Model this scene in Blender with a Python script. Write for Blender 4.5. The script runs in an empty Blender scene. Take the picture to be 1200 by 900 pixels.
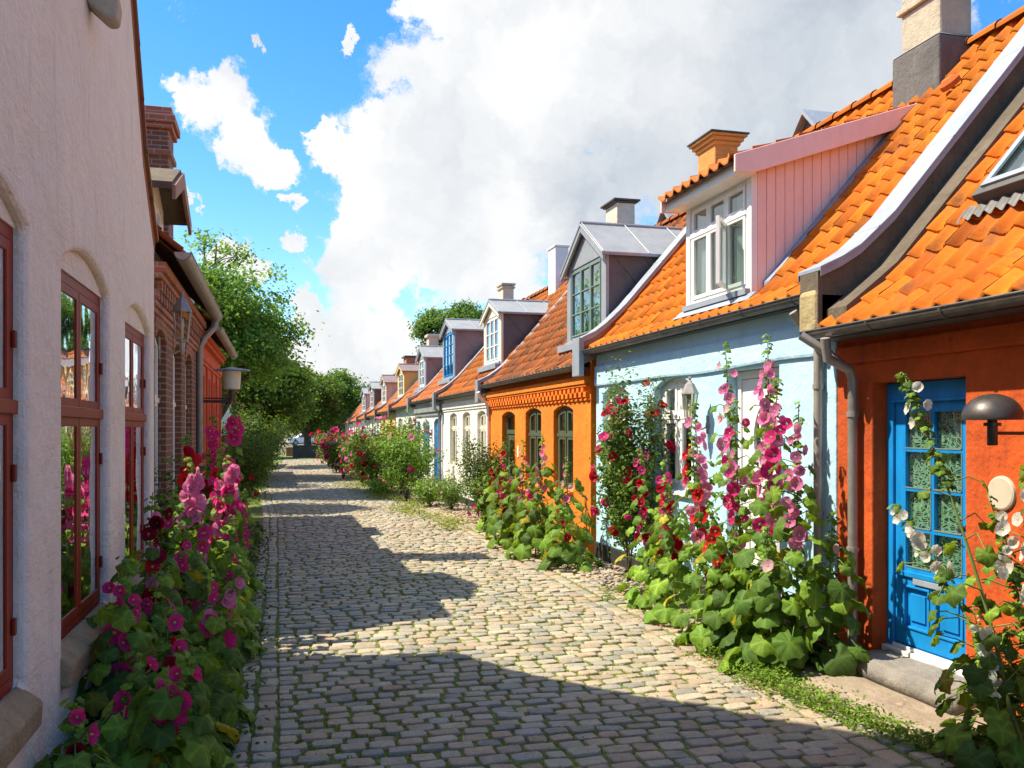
import bpy, math, random
import numpy as np
from mathutils import Vector, Matrix, noise
from mathutils.geometry import tessellate_polygon
random.seed(7); np.random.seed(7)
S = bpy.context.scene
COL = S.collection
R = math.radians
H = 1.93                      # eye height above the street
TH = R(14.67)                 # camera yaw to the right of the street direction (+Y)

# ------------------------------------------------------------------ camera
cam = bpy.data.cameras.new('camera'); camo = bpy.data.objects.new('camera', cam); COL.objects.link(camo)
camo.location = (0, 0, H); camo.rotation_euler = (R(90), 0, -TH)
cam.sensor_width = 36; cam.lens = 31.5; cam.shift_y = 53/1200; cam.clip_start = .05; cam.clip_end = 2000
S.camera = camo

# ------------------------------------------------------------------ light, sky, exposure
EL = R(54.5); AZ = math.atan2(-.97, .24)               # sun stands to the left and a little ahead
to_sun = Vector((math.sin(AZ)*math.cos(EL), math.cos(AZ)*math.cos(EL), math.sin(EL)))
sl = bpy.data.lights.new('sun', 'SUN'); sl.energy = 4.3; sl.angle = R(.6); sl.color = (1, .90, .71)
so = bpy.data.objects.new('sun', sl); COL.objects.link(so); so.location = (-20, 8, 30)
so.rotation_euler = (-to_sun).to_track_quat('-Z', 'Y').to_euler()
S.view_settings.view_transform = 'Standard'; S.view_settings.look = 'None'
S.view_settings.gamma = 1; S.view_settings.exposure = 1.12; S.view_settings.use_curve_mapping = False

def ray(px, py):
    u = (px-600)/1050; v = (503-py)/1050
    d = Vector((u*math.cos(TH)+math.sin(TH), math.cos(TH)-u*math.sin(TH), v)); return d.normalized()

W = bpy.data.worlds.new('World'); S.world = W; W.use_nodes = True
nt = W.node_tree; N = nt.nodes; L = nt.links; N.clear()
def wn(t, **k):
    n = N.new(t)
    for a, b in k.items(): setattr(n, a, b)
    return n
def wmath(op, a, b=None, c=None, clamp=False):
    n = wn('ShaderNodeMath', operation=op); n.use_clamp = clamp
    for i, s in enumerate((a, b, c)):
        if s is None: continue
        if isinstance(s, (int, float)): n.inputs[i].default_value = s
        else: L.new(s, n.inputs[i])
    return n.outputs[0]
tc = wn('ShaderNodeTexCoord'); DIR = tc.outputs['Generated']
sky = wn('ShaderNodeTexSky', sky_type='NISHITA'); sky.sun_disc = False
sky.sun_elevation = EL; sky.sun_rotation = AZ; sky.air_density = 1.0; sky.dust_density = .35; sky.ozone_density = 2.2
hs = wn('ShaderNodeHueSaturation'); hs.inputs['Saturation'].default_value = 1.38; hs.inputs['Value'].default_value = .95
L.new(sky.outputs[0], hs.inputs['Color'])
bg1 = wn('ShaderNodeBackground'); bg1.inputs[1].default_value = .13; L.new(hs.outputs[0], bg1.inputs[0])
# domain-warped direction so the cloud edges billow
nz = wn('ShaderNodeTexNoise'); nz.inputs['Scale'].default_value = 5.5; nz.inputs['Detail'].default_value = 7; nz.inputs['Roughness'].default_value = .6
L.new(DIR, nz.inputs['Vector'])
sb = wn('ShaderNodeVectorMath', operation='SUBTRACT'); L.new(nz.outputs['Color'], sb.inputs[0]); sb.inputs[1].default_value = (.5, .5, .5)
sc_ = wn('ShaderNodeVectorMath', operation='SCALE'); L.new(sb.outputs[0], sc_.inputs[0]); sc_.inputs['Scale'].default_value = .11
ad = wn('ShaderNodeVectorMath', operation='ADD'); L.new(DIR, ad.inputs[0]); L.new(sc_.outputs[0], ad.inputs[1])
nzb = wn('ShaderNodeTexNoise'); nzb.inputs['Scale'].default_value = 21; nzb.inputs['Detail'].default_value = 8; nzb.inputs['Roughness'].default_value = .65
L.new(DIR, nzb.inputs['Vector'])
sbb = wn('ShaderNodeVectorMath', operation='SUBTRACT'); L.new(nzb.outputs['Color'], sbb.inputs[0]); sbb.inputs[1].default_value = (.5, .5, .5)
scb = wn('ShaderNodeVectorMath', operation='SCALE'); L.new(sbb.outputs[0], scb.inputs[0]); scb.inputs['Scale'].default_value = .075
adb = wn('ShaderNodeVectorMath', operation='ADD'); L.new(ad.outputs[0], adb.inputs[0]); L.new(scb.outputs[0], adb.inputs[1])
nm = wn('ShaderNodeVectorMath', operation='NORMALIZE'); L.new(adb.outputs[0], nm.inputs[0]); WD = nm.outputs[0]
def blob(px, py, rad, vec):
    d = ray(px, py); n = wn('ShaderNodeVectorMath', operation='DOT_PRODUCT'); L.new(vec, n.inputs[0]); n.inputs[1].default_value = d
    m = wn('ShaderNodeMapRange'); m.clamp = True
    a = math.atan(rad/1050)
    m.inputs['From Min'].default_value = math.cos(a); m.inputs['From Max'].default_value = 1
    m.inputs['To Min'].default_value = 0; m.inputs['To Max'].default_value = 1
    L.new(n.outputs['Value'], m.inputs['Value']); return m.outputs[0]
def fmax(lst):
    o = lst[0]
    for q in lst[1:]: o = wmath('MAXIMUM', o, q)
    return o
CL = [(655,70,185),(545,165,135),(800,110,190),(950,80,165),(455,200,85),(480,262,85),(425,305,66),(560,285,92),(650,225,85),(1055,70,80),
      (900,165,130),(520,30,60),(405,398,62),(460,410,62),(372,430,55),(345,365,22),(430,450,60),(268,122,44),(228,118,30),(305,178,36),(285,150,40),(378,150,33),
      (252,292,30),(280,318,22),(325,272,15),(328,228,14),(410,232,11),(215,230,12),(300,60,9),(420,60,10),(620,350,30),(-330,120,240),(1650,60,300),(600,-900,520),(100,-1500,600),(1700,-400,330),(-800,-400,420),(200,-900,300),(2600,100,500),(-1800,0,500)]  # list ends with unseen clouds, added out of frame for white fill light
fld = fmax([blob(a, b, c, WD) for a, b, c in CL])
n2 = wn('ShaderNodeTexNoise'); n2.inputs['Scale'].default_value = 9; n2.inputs['Detail'].default_value = 10; n2.inputs['Roughness'].default_value = .62
L.new(DIR, n2.inputs['Vector'])
n4 = wn('ShaderNodeTexNoise'); n4.inputs['Scale'].default_value = 26; n4.inputs['Detail'].default_value = 12; n4.inputs['Roughness'].default_value = .7
L.new(WD, n4.inputs['Vector'])
f2 = wmath('ADD', fld, wmath('ADD', wmath('MULTIPLY', wmath('SUBTRACT', n2.outputs['Fac'], .5), 1.15), wmath('MULTIPLY', wmath('SUBTRACT', n4.outputs['Fac'], .5), 1.5)))
mr = wn('ShaderNodeMapRange'); mr.interpolation_type = 'SMOOTHSTEP'; mr.inputs['From Min'].default_value = .16; mr.inputs['From Max'].default_value = .56
L.new(f2, mr.inputs['Value'])
# shading inside the clouds: grey bellies where the cloud is thick
GR = [(900,110,240),(740,225,150),(820,190,190),(1000,80,190),(600,-600,300)]
gf = fmax([blob(a, b, c, WD) for a, b, c in GR])
n3 = wn('ShaderNodeTexNoise'); n3.inputs['Scale'].default_value = 7; n3.inputs['Detail'].default_value = 8; n3.inputs['Roughness'].default_value = .55
L.new(WD, n3.inputs['Vector'])
g2 = wmath('ADD', wmath('MULTIPLY', gf, .50), wmath('MULTIPLY', wmath('SUBTRACT', n3.outputs['Fac'], .40), 1.9), clamp=True)
cr = wn('ShaderNodeValToRGB'); cr.color_ramp.elements[0].color = (.93,.935,.935,1); cr.color_ramp.elements[1].color = (.46,.52,.60,1)
cr.color_ramp.elements[1].position = 1.0; L.new(g2, cr.inputs[0])
bg2 = wn('ShaderNodeBackground'); bg2.inputs[1].default_value = .52; L.new(cr.outputs[0], bg2.inputs[0])
ms = wn('ShaderNodeMixShader'); L.new(mr.outputs[0], ms.inputs[0]); L.new(bg1.outputs[0], ms.inputs[1]); L.new(bg2.outputs[0], ms.inputs[2])
wo = wn('ShaderNodeOutputWorld'); L.new(ms.outputs[0], wo.inputs[0])

# ------------------------------------------------------------------ materials
class NT:
    def __init__(s, m): s.m = m; m.use_nodes = True; s.t = m.node_tree; s.b = s.t.nodes['Principled BSDF']; s.o = s.t.nodes['Material Output']
    def n(s, t, **k):
        x = s.t.nodes.new(t)
        for a, b in k.items():
            if hasattr(x, a): setattr(x, a, b)
        return x
    def l(s, a, b): s.t.links.new(a, b)
    def noise(s, scale, detail=6, rough=.6, vec=None):
        x = s.n('ShaderNodeTexNoise'); x.inputs['Scale'].default_value = scale; x.inputs['Detail'].default_value = detail; x.inputs['Roughness'].default_value = rough
        s.l(vec if vec else s.vec(), x.inputs['Vector']); return x.outputs['Fac']
    def vec(s, sc=None):
        if not hasattr(s, 'g'): s.g = s.n('ShaderNodeNewGeometry').outputs['Position']
        if sc:
            m = s.n('ShaderNodeMapping'); m.inputs['Scale'].default_value = sc; s.l(s.g, m.inputs['Vector']); return m.outputs[0]
        return s.g
    def ramp(s, fac, stops):
        x = s.n('ShaderNodeValToRGB'); e = x.color_ramp.elements
        while len(e) < len(stops): e.new(.5)
        for i, (p, c) in enumerate(stops): e[i].position = p; e[i].color = (*c, 1) if len(c) == 3 else c
        s.l(fac, x.inputs[0]); return x.outputs[0]
    def mix(s, fac, a, b, mode='MIX'):
        x = s.n('ShaderNodeMix', data_type='RGBA'); x.blend_type = mode
        for sock, v in ((x.inputs[0], fac), (x.inputs[6], a), (x.inputs[7], b)):
            if isinstance(v, (int, float)): sock.default_value = v
            elif isinstance(v, tuple): sock.default_value = (*v, 1)
            else: s.l(v, sock)
        return x.outputs[2]
    def bump(s, h, strength, dist=.01, prev=None):
        x = s.n('ShaderNodeBump'); x.inputs['Strength'].default_value = strength; x.inputs['Distance'].default_value = dist
        s.l(h, x.inputs['Height'])
        if prev: s.l(prev, x.inputs['Normal'])
        s.l(x.outputs[0], s.b.inputs['Normal']); return x.outputs[0]
    def attr(s, name='Col'):
        x = s.n('ShaderNodeVertexColor'); x.layer_name = name; return x.outputs['Color']
def mat(name): return NT(bpy.data.materials.new(name))
def sc3(c, k): return tuple(min(1, v*k) for v in c)

def plaster(name, c, stain=(.3,.25,.2), amt=.35, bs=.5, mott=.16, rough=.9, brick=0):
    m = mat(name)
    a = m.noise(1.3, 5, .6); b = m.noise(9, 8, .7)
    base = m.ramp(a, [(.3, sc3(c, 1-mott)), (.5, c), (.72, sc3(c, 1+mott))])
    base = m.mix(m.ramp(b, [(.35, (0,0,0)), (.75, (1,1,1))]), base, sc3(c, 1-mott*.9))
    # streaky dirt, long in z
    st = m.noise(3, 8, .72, m.vec((2.6, 2.6, .45)))
    f = m.ramp(st, [(.54, (0,0,0)), (.78, (amt, amt, amt))])
    base = m.mix(f, base, stain)
    sp = m.ramp(m.noise(26, 4, .8), [(.66, (0,0,0)), (.72, (amt, amt, amt))]); base = m.mix(sp, base, sc3(stain, .8))
    m.l(base, m.b.inputs['Base Color']); m.b.inputs['Roughness'].default_value = rough
    p = m.bump(m.noise(1.8, 3, .5), .55*bs, .14)
    p = m.bump(m.noise(16, 8, .65), bs, .022, p)
    if brick:
        v = m.vec(); sp_ = m.n('ShaderNodeSeparateXYZ'); m.l(v, sp_.inputs[0]); cb = m.n('ShaderNodeCombineXYZ')
        m.l(sp_.outputs['Y'], cb.inputs['X']); m.l(sp_.outputs['Z'], cb.inputs['Y'])
        bt = m.n('ShaderNodeTexBrick'); m.l(cb.outputs[0], bt.inputs['Vector']); bt.inputs['Scale'].default_value = 1
        bt.inputs['Brick Width'].default_value = .24; bt.inputs['Row Height'].default_value = .075; bt.inputs['Mortar Size'].default_value = .008; bt.inputs['Mortar Smooth'].default_value = 1
        mk = m.n('ShaderNodeMath', operation='MULTIPLY'); m.l(bt.outputs['Fac'], mk.inputs[0])
        m.l(m.ramp(m.noise(1.1, 2), [(.42, (0,0,0)), (.62, (1,1,1))]), mk.inputs[1])
        iv = m.n('ShaderNodeMath', operation='MULTIPLY'); m.l(mk.outputs[0], iv.inputs[0]); iv.inputs[1].default_value = -1
        p = m.bump(iv.outputs[0], brick, .012, p)
    m.bump(m.noise(120, 4, .7), .25*bs, .004, p)
    return m.m

def paint(name, c, rough=.42, var=.12, wear=.0, wearc=(.4,.33,.25), spec=.4):
    m = mat(name)
    st = m.noise(6, 6, .7, m.vec((1.5, 1.5, .5)))
    base = m.ramp(st, [(.3, sc3(c, 1-var)), (.7, sc3(c, 1+var))])
    if wear: base = m.mix(m.ramp(m.noise(22, 8, .75), [(.56, (0,0,0)), (.68, (wear,)*3)]), base, wearc)
    m.l(base, m.b.inputs['Base Color']); m.b.inputs['Roughness'].default_value = rough; m.b.inputs['Specular IOR Level'].default_value = spec
    m.bump(m.noise(45, 5, .6, m.vec((1, 1, .2))), .22, .004)
    return m.m

def metal(name, c, rough=.5, met=.55, var=.18, stain=(.2,.18,.15), amt=.4):
    m = mat(name)
    base = m.ramp(m.noise(2.2, 7, .65), [(.3, sc3(c, 1-var)), (.7, sc3(c, 1+var))])
    base = m.mix(m.ramp(m.noise(8, 8, .75, m.vec((1,1,.35))), [(.52, (0,0,0)), (.75, (amt,)*3)]), base, stain)
    m.l(base, m.b.inputs['Base Color']); m.b.inputs['Metallic'].default_value = met
    m.l(m.ramp(m.noise(14, 5), [(.3, (rough-.12,)*3), (.7, (rough+.15,)*3)]), m.b.inputs['Roughness'])
    m.bump(m.noise(2.5, 3, .5), .3, .02)
    return m.m

def tile_mat(name, lichen=.35, dark=1.):
    m = mat(name)
    c = m.attr()
    b = m.mix(m.ramp(m.noise(18, 7, .7), [(.35, (0,0,0)), (.8, (.55,)*3)]), c, (.22*dark,.07*dark,.025*dark))
    b = m.mix(m.ramp(m.noise(3.1, 9, .75), [(.52, (0,0,0)), (.72, (lichen,)*3)]), b, (.13,.085,.05))
    b = m.mix(m.ramp(m.noise(40, 3, .8), [(.68, (0,0,0)), (.74, (lichen*.7,)*3)]), b, (.30,.24,.10))
    m.l(b, m.b.inputs['Base Color']); m.b.inputs['Roughness'].default_value = .85; m.b.inputs['Specular IOR Level'].default_value = .2
    m.bump(m.noise(60, 6, .7), .35, .006)
    return m.m

def leaf_mat(name, trans=.35, rough=.45):
    m = mat(name); c = m.attr()
    c2 = m.mix(m.ramp(m.noise(35, 3), [(.3, (0,0,0)), (.8, (.35,)*3)]), c, (.03,.05,.012))
    m.l(c2, m.b.inputs['Base Color']); m.b.inputs['Roughness'].default_value = rough+.12; m.b.inputs['Specular IOR Level'].default_value = .22
    tr = m.n('ShaderNodeBsdfTranslucent'); tcx = m.mix(1.0, c, (1.0,.95,.30), 'MULTIPLY')
    g = m.n('ShaderNodeGamma'); g.inputs[1].default_value = .8; m.l(tcx, g.inputs[0]); m.l(g.outputs[0], tr.inputs[0])
    mx = m.n('ShaderNodeMixShader'); mx.inputs[0].default_value = trans
    m.l(m.b.outputs[0], mx.inputs[1]); m.l(tr.outputs[0], mx.inputs[2]); m.l(mx.outputs[0], m.o.inputs[0])
    m.bump(m.noise(55, 5, .7), .7, .006)
    return m.m

def petal_mat(name):
    m = mat(name); c = m.attr()
    m.l(c, m.b.inputs['Base Color']); m.b.inputs['Roughness'].default_value = .55; m.b.inputs['Specular IOR Level'].default_value = .2
    tr = m.n('ShaderNodeBsdfTranslucent'); m.l(c, tr.inputs[0])
    mx = m.n('ShaderNodeMixShader'); mx.inputs[0].default_value = .5
    m.l(m.b.outputs[0], mx.inputs[1]); m.l(tr.outputs[0], mx.inputs[2]); m.l(mx.outputs[0], m.o.inputs[0])
    return m.m

def glass_mat(name, tint=(.75,.82,.78), boost=1.0, wav=.25):
    m = mat(name)
    lw = m.n('ShaderNodeLayerWeight'); lw.inputs[0].default_value = .5
    pw = m.n('ShaderNodeMath', operation='POWER'); pw.inputs[1].default_value = 3.2; m.l(lw.outputs['Facing'], pw.inputs[0])
    fr = m.n('ShaderNodeMath', operation='MULTIPLY_ADD'); fr.inputs[1].default_value = .9; fr.inputs[2].default_value = .07; m.l(pw.outputs[0], fr.inputs[0])
    tr = m.n('ShaderNodeBsdfTransparent'); tr.inputs[0].default_value = (*tint, 1)
    gl = m.n('ShaderNodeBsdfGlossy'); gl.inputs['Roughness'].default_value = .015; gl.inputs[0].default_value = (.95,.97,1,1)
    bp = m.n('ShaderNodeBump'); bp.inputs['Strength'].default_value = wav; bp.inputs['Distance'].default_value = .02
    m.l(m.noise(2.6, 2, .4), bp.inputs['Height']); m.l(bp.outputs[0], gl.inputs['Normal'])
    mu = m.n('ShaderNodeMath', operation='MULTIPLY'); mu.use_clamp = True; mu.inputs[1].default_value = boost; m.l(fr.outputs[0], mu.inputs[0])
    mx = m.n('ShaderNodeMixShader'); m.l(mu.outputs[0], mx.inputs[0]); m.l(tr.outputs[0], mx.inputs[1]); m.l(gl.outputs[0], mx.inputs[2])
    m.l(mx.outputs[0], m.o.inputs[0]); return m.m

def brick_mat(name, c1, c2, mortar, plane='YZ', dirt=.3):
    m = mat(name); v = m.vec(); sp = m.n('ShaderNodeSeparateXYZ'); m.l(v, sp.inputs[0]); cb = m.n('ShaderNodeCombineXYZ')
    ad = m.n('ShaderNodeMath', operation='ADD'); m.l(sp.outputs['X'], ad.inputs[0]); m.l(sp.outputs['Y'], ad.inputs[1])
    m.l(ad.outputs[0], cb.inputs['X']); m.l(sp.outputs['Z'], cb.inputs['Y'])
    bt = m.n('ShaderNodeTexBrick'); m.l(cb.outputs[0], bt.inputs['Vector']); bt.inputs['Scale'].default_value = 1
    bt.inputs['Brick Width'].default_value = .235; bt.inputs['Row Height'].default_value = .07; bt.inputs['Mortar Size'].default_value = .008
    bt.inputs['Color1'].default_value = (*c1, 1); bt.inputs['Color2'].default_value = (*c2, 1); bt.inputs['Mortar'].default_value = (*mortar, 1)
    b = m.mix(m.ramp(m.noise(5, 8, .7), [(.4, (0,0,0)), (.75, (dirt,)*3)]), bt.outputs['Color'], sc3(c1, .35))
    m.l(b, m.b.inputs['Base Color']); m.b.inputs['Roughness'].default_value = .88
    iv = m.n('ShaderNodeMath', operation='MULTIPLY'); m.l(bt.outputs['Fac'], iv.inputs[0]); iv.inputs[1].default_value = -1
    p = m.bump(iv.outputs[0], .8, .008); m.bump(m.noise(50, 5, .7), .4, .005, p)
    return m.m

def stone_mat(name, c, c2, attr=False, bs=.6, moss=0, sp=.25):
    m = mat(name)
    base = m.attr() if attr else m.ramp(m.noise(3, 6), [(.3, c), (.7, c2)])
    base = m.mix(m.ramp(m.noise(75, 3, .8), [(.45, (0,0,0)), (.7, (.5,)*3)]), base, m.mix(1., base, (.5,.5,.5), 'MULTIPLY'))
    base = m.mix(m.ramp(m.noise(11, 6, .7), [(.42, (0,0,0)), (.75, (.6,)*3)]), base, m.mix(1., base, (.62,.58,.52), 'MULTIPLY'))
    base = m.mix(m.ramp(m.noise(130, 2, .5), [(.62, (0,0,0)), (.7, (sp,)*3)]), base, (.55,.52,.46))
    if moss: base = m.mix(m.ramp(m.noise(6, 8, .75), [(.55, (0,0,0)), (.68, (moss,)*3)]), base, (.16,.15,.03))
    m.l(base, m.b.inputs['Base Color'])
    m.l(m.ramp(m.noise(20, 4), [(.3, (.6,)*3), (.7, (.9,)*3)]), m.b.inputs['Roughness'])
    p = m.bump(m.noise(13, 6, .65), bs, .03); m.bump(m.noise(60, 7, .7), bs, .008, p)
    return m.m

M = {}
M['wall_white'] = plaster('rough_whitewash', (.86,.745,.65), (.40,.31,.24), .4, 1.25, .07, .9, .22)
M['wall_red'] = plaster('red_orange_limewash', (.56,.082,.005), (.24,.022,.008), .95, .7, .36)
M['wall_blue'] = plaster('pale_blue_limewash', (.43,.67,.80), (.34,.42,.44), .65, .6, .09)
M['wall_orange'] = plaster('orange_limewash', (.80,.20,.006), (.42,.09,.015), .75, .7, .2)
M['wall_cream'] = plaster('off_white_limewash', (.74,.72,.66), (.4,.38,.33), .35, .45, .06)
M['wall_bright'] = plaster('white_limewash', (.80,.81,.82), (.5,.5,.48), .3, .4, .05)
M['wall_yellow'] = plaster('ochre_limewash', (.72,.50,.16), (.4,.3,.15), .3, .4, .08)
M['wall_brickred'] = plaster('brick_red_limewash', (.60,.11,.045), (.35,.06,.03), .4, .3, .12)
M['tar'] = plaster('black_tarred_plinth', (.028,.028,.03), (.12,.11,.1), .5, .6, .2, .6)
M['cement'] = plaster('grey_brown_cement', (.13,.10,.068), (.05,.045,.02), .8, .9, .35)
M['lichen'] = plaster('lichened_plaster', (.45,.36,.18), (.42,.12,.03), .8, .9, .3)
M['chim_grey'] = plaster('weathered_grey_render', (.46,.40,.30), (.12,.11,.10), .6, .8, .25)
M['chim_dark'] = plaster('dark_sooty_render', (.13,.125,.12), (.3,.28,.25), .4, .8, .3)
M['chim_cream'] = plaster('flaking_cream_render', (.56,.50,.40), (.33,.22,.12), .7, .8, .2)
M['chim_ochre'] = brick_mat('ochre_painted_brick', (.62,.27,.06), (.55,.22,.045), (.5,.24,.07), dirt=.2)
M['chim_white'] = plaster('white_chimney_render', (.72,.72,.72), (.4,.4,.4), .3, .4, .08)
M['brick'] = brick_mat('brown_red_brick', (.24,.085,.04), (.17,.06,.03), (.30,.25,.20))
M['brick_red'] = brick_mat('red_brick', (.42,.13,.06), (.34,.1,.05), (.35,.3,.25))
M['tile'] = tile_mat('orange_pantile', .85); M['tile_old'] = tile_mat('weathered_pantile', .85)
M['zinc'] = metal('zinc_sheet', (.33,.35,.37), .5, .35, .14, (.25,.25,.26), .35)
M['zinc_light'] = metal('pale_zinc_cap', (.29,.33,.385), .55, .2, .14, (.35,.36,.38), .3)
M['zinc_pink'] = metal('dull_rosy_zinc', (.23,.18,.175), .55, .2, .2, (.17,.13,.13), .4)
M['zinc_dark'] = metal('dark_zinc', (.11,.105,.105), .55, .2, .2, (.08,.07,.07), .4)
M['gutter'] = metal('weathered_gutter_metal', (.13,.125,.12), .42, .6, .25, (.3,.25,.18), .3)
M['pipe'] = metal('old_downpipe_metal', (.34,.31,.28), .5, .45, .2, (.12,.09,.07), .5)
M['copper_dark'] = metal('dark_patinated_metal', (.075,.065,.06), .42, .5, .3, (.03,.03,.03), .3)
M['paint_white'] = paint('white_window_paint', (.80,.79,.75), .45, .05, .12)
M['paint_cream'] = paint('cream_window_paint', (.72,.66,.50), .5, .06, .1)
M['paint_pink'] = paint('pink_board_paint', (.86,.60,.53), .6, .06, .25, (.55,.3,.26))
M['paint_oxblood'] = paint('oxblood_window_paint', (.21,.018,.006), .5, .2, .25, (.10,.02,.01), .25)
M['paint_blue'] = paint('bright_blue_paint', (.008,.22,.56), .45, .2, .2, (.02,.12,.30), .3)
M['paint_green'] = paint('dark_green_paint', (.075,.095,.055), .45, .12, .15, (.2,.2,.14))
M['paint_greyg'] = paint('grey_green_paint', (.16,.22,.19), .45, .1)
M['glass'] = glass_mat('window_glass'); M['glass_side'] = glass_mat('old_window_glass', (.6,.66,.6), 1.5, .3)
M['glass_lamp'] = glass_mat('lamp_glass', (.8,.78,.66), 1.0, .1)
M['room_shade'] = paint('room_shade_lining', (.05,.047,.042), .9, .2)  # indoor dimness put into the colour, so interiors do not look bright
M['leaf'] = leaf_mat('plant_leaf'); M['petal'] = petal_mat('petal')
M['tree_leaf'] = leaf_mat('tree_leaf', .45, .5)
M['bark'] = stone_mat('bark', (.09,.065,.045), (.15,.11,.08), bs=1., sp=0)
M['stem'] = paint('green_stem', (.13,.19,.045), .55, .25)
M['cobble'] = stone_mat('granite_cobble', None, None, True, .8)
M['step'] = stone_mat('worn_step_stone', (.30,.235,.17), (.40,.32,.24), bs=.9, sp=.3)
M['step_dark'] = stone_mat('grey_granite_block', (.22,.205,.19), (.32,.29,.25), bs=.9)
M['sill_stone'] = stone_mat('mossy_sill_stone', (.42,.30,.17), (.30,.21,.12), bs=1., moss=.6)
M['bark_board'] = paint('weathered_brown_board', (.30,.16,.10), .7, .2, .3)
def curtain_mat():
    m = mat('lace_curtain'); v = m.vec()
    sp = m.n('ShaderNodeSeparateXYZ'); m.l(v, sp.inputs[0]); cb = m.n('ShaderNodeCombineXYZ'); m.l(sp.outputs['Y'], cb.inputs[0]); m.l(sp.outputs['Z'], cb.inputs[1])
    vo = m.n('ShaderNodeTexVoronoi', feature='DISTANCE_TO_EDGE'); vo.inputs['Scale'].default_value = 26; m.l(cb.outputs[0], vo.inputs['Vector'])
    v2 = m.n('ShaderNodeTexVoronoi', feature='F1'); v2.inputs['Scale'].default_value = 9; m.l(cb.outputs[0], v2.inputs['Vector'])
    wv = m.n('ShaderNodeMath', operation='SINE'); mm = m.n('ShaderNodeMath', operation='MULTIPLY'); mm.inputs[1].default_value = 60; m.l(v2.outputs['Distance'], mm.inputs[0]); m.l(mm.outputs[0], wv.inputs[0])
    f1 = m.ramp(vo.outputs['Distance'], [(.06, (1,1,1)), (.10, (.12,)*3)])
    f2 = m.ramp(wv.outputs[0], [(.45, (0,0,0)), (.6, (1,1,1))])
    f = m.mix(1.0, f1, f2, 'LIGHTEN')
    tr = m.n('ShaderNodeBsdfTransparent'); mx = m.n('ShaderNodeMixShader')
    m.b.inputs['Base Color'].default_value = (.62,.86,.70,1); m.b.inputs['Roughness'].default_value = .9
    m.l(f, mx.inputs[0]); m.l(tr.outputs[0], mx.inputs[1]); m.l(m.b.outputs[0], mx.inputs[2]); m.l(mx.outputs[0], m.o.inputs[0]); return m.m
M['plate'] = paint('cream_plate_enamel', (.52,.45,.35), .5, .1, .15)
M['lace'] = curtain_mat()
M['curtain'] = paint('plain_white_curtain', (.66,.66,.62), .9, .08)
M['curtain_green'] = paint('pale_green_curtain', (.42,.52,.36), .9, .1)

# ------------------------------------------------------------------ helpers
ORG = {}
def tag(o, label=None, cat=None, group=None, kind=None):
    if label: o['label'] = label
    if cat: o['category'] = cat
    if group: o['group'] = group
    if kind: o['kind'] = kind
    return o
def empty(name, loc, label, cat, group=None):
    o = bpy.data.objects.new(name, None); COL.objects.link(o); o.location = loc; o.empty_display_size = .2
    ORG[o.name] = Vector(loc); return tag(o, label, cat, group)
def org(p): return ORG[p.name] if p else Vector((0,0,0))

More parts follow.
